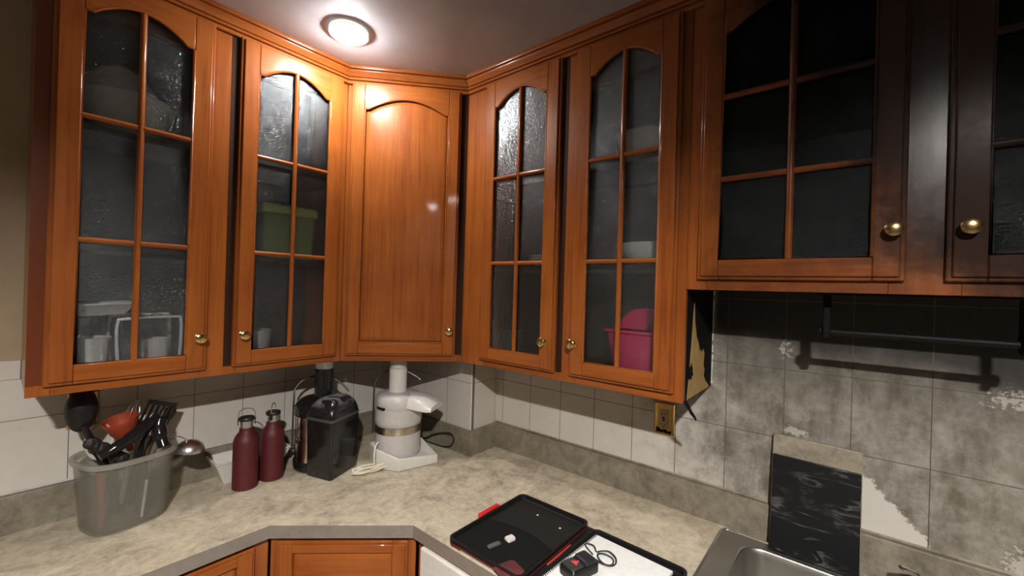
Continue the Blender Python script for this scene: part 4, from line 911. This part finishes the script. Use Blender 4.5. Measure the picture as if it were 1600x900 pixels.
for a0_, a1_ in ((2.55, 3.05), (-1.15, -0.75)):
    bm = B(); ps = []
    for z in (1.055, 1.080):
        for rr_ in (0.0997, 0.1012): ps.append([WC+Vector((rr_*math.cos(a0_+(a1_-a0_)*i/8), rr_*math.sin(a0_+(a1_-a0_)*i/8), z)) for i in range(9)])
    rings = [[ps[0][i], ps[1][i], ps[3][i], ps[2][i]] for i in range(9)]; loft(bm, rings); obj('dark_label', bm, plain('dark_plate', (0.03, 0.025, 0.022), 0.35), bd)
bm = B(); lathe(bm, [(0.0, 1.0825), (0.096, 1.0825), (0.1005, 1.092), (0.1015, 1.105), (0.1015, 1.160), (0.0, 1.160)], WC, n=44); obj('juice_bowl', bm, GREY_P, t)
bm = B(); lathe(bm, [(0.0, 1.1605), (0.1005, 1.1605), (0.1015, 1.164), (0.1010, 1.198), (0.094, 1.210), (0.078, 1.219), (0.05, 1.223), (0.0, 1.224)], WC, n=44); lid = obj('lid', bm, GREY_P, t)
bm = B(); box(bm, WC.x-0.1045, WC.x-0.094, WC.y-0.035, WC.y+0.01, 1.1605, 1.170); obj('dark_gap', bm, BLACK_M, lid)
# pulp spout, wide and sloping, to the viewer's right
d = Vector((0.42, -0.91, 0)).normalized(); sd = Vector((d.y, -d.x, 0)) * -1
bm = B(); rings = []
for s, hwid, zt_, zb_ in ((0.055, 0.064, 1.222, 1.168), (0.095, 0.071, 1.222, 1.166), (0.130, 0.072, 1.215, 1.163), (0.160, 0.068, 1.202, 1.160), (0.184, 0.062, 1.182, 1.160)):
    R0 = []
    for i in range(13):
        a = math.pi*i/12; R0.append(WC + d*s + sd*(hwid*math.cos(a)) + Vector((0, 0, zb_ + (zt_-zb_)*math.sin(a)**0.5)))
    R0 += [WC + d*s + sd*(-hwid+0.004) + Vector((0, 0, zb_)), WC + d*s + sd*(hwid-0.004) + Vector((0, 0, zb_))]
    rings.append(R0)
loft(bm, rings); obj('pulp_spout', bm, WHITE_P, t, angle=50, label='bright white sloping pulp spout')
CH = WC + Vector((-0.004, 0.006, 0))
bm = B(); lathe(bm, [(0.0, 1.222), (0.0405, 1.222), (0.0385, 1.232), (0.0385, 1.325), (0.0, 1.325)], CH, n=32); obj('feed_chute', bm, WHITE_P, t)
bm = B(); lathe(bm, [(0.0, 1.3255), (0.0365, 1.3255), (0.0365, 1.362), (0.0, 1.362)], CH, n=32); obj('pusher', bm, GREY_P, t)
e = Vector((0.86, -0.5, 0)).normalized(); bm = B(); R_ = 0.1075
tube(bm, smoothpath([WC-e*R_+Vector((0, 0, 1.045)), WC-e*R_+Vector((0, 0, 1.12)), WC-e*R_+Vector((0, 0, 1.215)), WC-e*0.098+Vector((0, 0.01, 1.265)), WC-e*0.06+Vector((0, 0.03, 1.300)), WC+Vector((0.02, 0.05, 1.310)), WC+e*0.055+Vector((0, 0.04, 1.300)), WC+e*0.085+Vector((0, 0.02, 1.280)), WC+e*0.095+Vector((0, 0.01, 1.268))], 6), 0.0040, 8); obj('locking_arm', bm, WIRE, t)
bm = B(); ball(bm, WC+e*0.095+Vector((0, 0.01, 1.268)), 0.005, 0.005, 0.006); obj('arm_tip', bm, STEEL, t)
# cord: down from the housing, then a tied bundle lying on the worktop
bm = B()
hx = [(-0.545, -0.398, 1.020), (-0.563, -0.408, 1.015), (-0.578, -0.420, 0.985), (-0.580, -0.425, 0.95), (-0.578, -0.424, 0.932), (-0.56, -0.425, 0.925)]
P0 = at(551, 741, 2, 0.92); P1 = at(607, 728, 2, 0.925); dv = (P1-P0); sv = Vector((-dv.y, dv.x, 0)).normalized()
mid = (P0+P1)/2; dh = dv.normalized(); hx.append(P1 + Vector((0, 0, 0.012)))
for k in range(45):
    a_ = 2*math.pi*k/9; lay = k/45
    hx.append(mid + dh*((dv.length/2+0.004*math.sin(k*1.7))*math.cos(a_)) + sv*((0.013+0.005*math.sin(k*0.9))*math.sin(a_) + 0.010*math.sin(lay*9)) + Vector((0, 0, -0.004 + 0.020*lay + 0.003*math.sin(k*2.3))))
hx = [Vector(h) for h in hx]
for h in hx: h.z = max(h.z, CT+0.0045)
tube(bm, smoothpath(hx, 4), 0.0040, 8); obj('power_cord', bm, CREAM, t, label='cream cord looped up on the worktop')
# loose black cord loop beside it
bm = B()
pts = [at(px, py, 0, -0.217) for px, py in ((652, 688), (665, 684), (676, 679), (692, 676), (705, 678), (709, 687), (704, 696), (692, 697.5), (678, 693), (664, 689), (650, 692))]
for p_ in pts: p_.z = max(p_.z, CT+0.004)
pts[0].x = pts[-1].x = -0.232
tube(bm, smoothpath(pts, 5), 0.0032, 8)
tag(obj('cord_loop', bm, RUBBER, base=pts[0]), 'black cord loop lying beside the tray base of the white juicer', 'cord')

# ------------------------------------------------------------------ open document case, notebook, battery charger
CZ = CT+0.0006
t = thing('document_case', (-0.53, -1.31, CZ), 'open black hard case with red trim lying on the worktop before the sink', 'case')
LX0, LX1, LY0, LY1 = -0.708, -0.335, -1.302, -1.018     # lid half
BX0, BX1, BY0, BY1 = -0.730, -0.360, -1.628, -1.334     # base half
def shell(x0, x1, y0, y1, h, tilt=0.0):
    bm = B(); cx, cy, a, b = (x0+x1)/2, (y0+y1)/2, (x1-x0)/2, (y1-y0)/2; rings = []
    for ins, z in ((0.006, 0.0), (0.001, 0.004), (0.0, 0.010), (0.0, h), (0.004, h+0.001), (0.0075, h), (0.009, 0.008), (0.014, 0.005)):
        rings.append([(x, y, CZ+z) for x, y in rrect(cx, cy, a-ins, b-ins, 0.022)])
    loft(bm, rings); return bm
obj('lid', shell(LX0, LX1, LY0, LY1, 0.020), BLACK_M, t, angle=50)
def spin(bm, c, deg):
    bmesh.ops.rotate(bm, verts=bm.verts[:], cent=Vector((c[0], c[1], 0)), matrix=Matrix.Rotation(math.radians(deg), 3, 'Z')); return bm
obj('base', spin(shell(BX0, BX1, BY0, BY1, 0.022), (BX1, BY1), -2.0), BLACK_M, t, angle=50)
bm = B(); tube(bm, [(x, y, CZ+0.007) for x, y in rrect((LX0+LX1)/2, (LY0+LY1)/2, (LX1-LX0)/2-0.0005, (LY1-LY0)/2-0.0008, 0.022)], 0.0018, 6, closed=True); obj('edge_trim', bm, RED_D2, t, label='thin red edging round the lid')
bm = B(); box(bm, LX0+0.016, LX1-0.016, LY0+0.016, LY1-0.016, CZ+0.0055, CZ+0.007); obj('lining', bm, BLACK_T, t)
bm = B()   # sagging mesh pocket over the near half of the lid
n = 14; rings = []
for i in range(n+1):
    f = i/n; y = LY0+0.02+(LY1-LY0-0.04)*f; dip = 0.02*math.sin(math.pi*f)
    rings.append([(LX0+0.018, y, CZ+0.0075), (-0.535+dip*0.9, y, CZ+0.0085+0.003*math.sin(math.pi*f)), (-0.535+dip*0.9, y, CZ+0.0105+0.004*math.sin(math.pi*f)), (LX0+0.018, y, CZ+0.0095)])
loft(bm, rings); obj('pocket', bm, plain('black_mesh_fabric', (0.007, 0.007, 0.007), 0.8, Specular_IOR_Level=0.15), t)
bm = B(); tube(bm, smoothpath([(-0.535, LY0+0.02, CZ+0.010), (-0.521, LY0+0.08, CZ+0.013), (-0.517, (LY0+LY1)/2, CZ+0.014), (-0.522, LY1-0.08, CZ+0.013), (-0.535, LY1-0.02, CZ+0.010)], 5), 0.0022, 6); obj('pocket_hem', bm, BLACK_S, t)
for px, py in ((840, 804.5), (875, 825)):
    bm = B(); p_ = at(px, py, 2, CZ+0.008); lathe(bm, [(0, 0), (0.0034, 0), (0.0028, 0.0014), (0, 0.0018)], (p_.x, p_.y, CZ+0.007), n=12); obj('rivet', bm, CERAMIC, t)
for y0, y1, x in ((-1.0, 0, 0),):
    bm = B(); box(bm, -0.556, -0.462, LY1+0.0005, LY1+0.016, CZ+0.004, CZ+0.024); box(bm, -0.553, -0.528, LY1+0.0165, LY1+0.0185, CZ+0.010, CZ+0.018); box(bm, -0.490, -0.465, LY1+0.0165, LY1+0.0185, CZ+0.010, CZ+0.018)
    obj('latch', bm, RED_P, t, bevel=0.002, label='bright red plastic latch')
bm = B(); box(bm, LX0-0.0035, LX0-0.0005, LY1-0.06, LY1-0.02, CZ+0.004, CZ+0.010); obj('hinge_clip', bm, RED_D2, t, bevel=0.001)
bm = B(); box(bm, -0.60, -0.475, LY0-0.014, LY0-0.008, CZ+0.008, CZ+0.0125); obj('hinge_strip', bm, RED_H, t, bevel=0.002, label='red hinge strip')
bm = B(); box(bm, -0.69, -0.345, LY0-0.027, LY0+0.002, CZ+0.001, CZ+0.007); obj('spine', bm, BLACK_M, t)
for px, py, lab, m, sx, sy, sz, ang, nm, cat in ((797, 842, 'small white plug tip lying in the lid of the open case', WHITE_P, 0.015, 0.012, 0.009, 0.5, 'plug_cap', 'cap'), (772, 851, 'clear grey tube tool lying in the lid of the open case', plain('smoky_grey_plastic', (0.10, 0.10, 0.10), 0.3), 0.022, 0.007, 0.006, 0.15, 'tube_tool', 'tool'), (795, 889, 'dark red pouch under the mesh pocket of the open case', RED_D, 0.035, 0.032, 0.004, 0.3, 'fabric_pouch', 'pouch')):
    p_ = at(px, py, 2, CZ+0.016); bm = B(); zb = CZ+0.0125
    dirv = at(px+10, py-4, 2, CZ+0.016)-p_; ang = math.atan2(dirv.y, dirv.x)
    loft(bm, [[(x, y, z) for x, y in rrect(p_.x, p_.y, sx*k, sy*k, sy*0.4, ang=ang)] for k, z in ((0.9, zb), (1.0, zb+sz*0.4), (0.9, zb+sz))])
    tag(obj(nm, bm, m, base=(p_.x, p_.y, zb)), lab, cat)
# spiral notebook in the base half
NZ = CZ+0.0072
t = thing('spiral_notebook', (-0.5, -1.47, NZ), 'white spiral-bound notebook lying in the right half of the open case', 'notebook')
bm = B(); box(bm, -0.706, -0.382, -1.592, -1.348, NZ, NZ+0.009); obj('page_block', spin(bm, (-0.382, -1.348), -3.2), PAPER, t, bevel=0.001)
bm = B(); box(bm, -0.708, -0.380, -1.594, -1.346, NZ-0.0012, NZ-0.0002); obj('back_cover', spin(bm, (-0.382, -1.348), -3.2), BLACK_M, t)
for k in range(46):
    x = -0.702+0.0070*k; bm = B()
    tube(bm, [(x, -1.3485+0.0075*math.cos(a), NZ+0.0055+0.0075*math.sin(a)) for a in [2*math.pi*i/10 for i in range(10)]], 0.0015, 5, closed=True); obj('binding_ring', spin(bm, (-0.382, -1.348), -3.2), BLACK_M, t)
# device on the notebook
DZ = NZ+0.0092
t = thing('power_adapter', (-0.53, -1.41, DZ), 'black battery adapter with red arrow and cable lying on the white notebook', 'charger')
dc = at(905, 886, 2, DZ+0.015); dl = at(935, 868, 2, DZ+0.02)-at(880, 893, 2, DZ+0.02); ang = math.atan2(dl.y, dl.x)
def DV(u, v, z): return (dc.x+u*math.cos(ang)-v*math.sin(ang), dc.y+u*math.sin(ang)+v*math.cos(ang), z)
def drr(a, b, r, z, ou=0, ov=0): return [DV(x+ou, y+ov, z) for x, y in rrect(0, 0, a, b, r)]
bm = B(); loft(bm, [drr(0.046, 0.027, 0.008, DZ+0.0003), drr(0.048, 0.029, 0.009, DZ+0.004), drr(0.048, 0.029, 0.009, DZ+0.024), drr(0.044, 0.025, 0.008, DZ+0.030)]); obj('body', bm, BLACK_M, t)
bm = B(); loft(bm, [drr(0.020, 0.026, 0.006, DZ+0.030, 0.022), drr(0.019, 0.024, 0.006, DZ+0.036, 0.022), drr(0.014, 0.018, 0.005, DZ+0.039, 0.022)]); obj('raised_block', bm, plain('blue_black_plastic', (0.016, 0.018, 0.024), 0.4), t)
bm = B(); box_ = [DV(-0.022, -0.012, 0), DV(-0.002, -0.002, 0), DV(-0.022, 0.010, 0)]
prism(bm, [(p[0]-0.000, p[1]) for p in box_], DZ+0.0331, DZ+0.0341)
obj('red_arrow', bm, plain('coral_red', (0.70, 0.06, 0.07), 0.4), t, smooth=False, label='red triangle mark')
bm = B(); loft(bm, [drr(0.020, 0.023, 0.004, DZ+0.0301, -0.024), drr(0.019, 0.022, 0.004, DZ+0.033, -0.024)]); obj('grip_pad', bm, plain('dark_grey_plastic', (0.035, 0.034, 0.034), 0.5), t)
cp = [(926, 866), (915, 853), (917, 849), (928, 853), (932, 862), (940, 861), (952, 862), (962, 872), (961, 882), (950, 884), (938, 876), (934, 866), (945, 866), (958, 874), (955, 883), (940, 880), (928, 872)]
P_ = []
for i, (px, py) in enumerate(cp): P_.append(at(px, py, 2, DZ+0.004+(0.004 if i % 4 > 1 else 0)))
bm = B(); tube(bm, smoothpath(P_, 5), 0.0021, 8); obj('cable', bm, RUBBER, t)
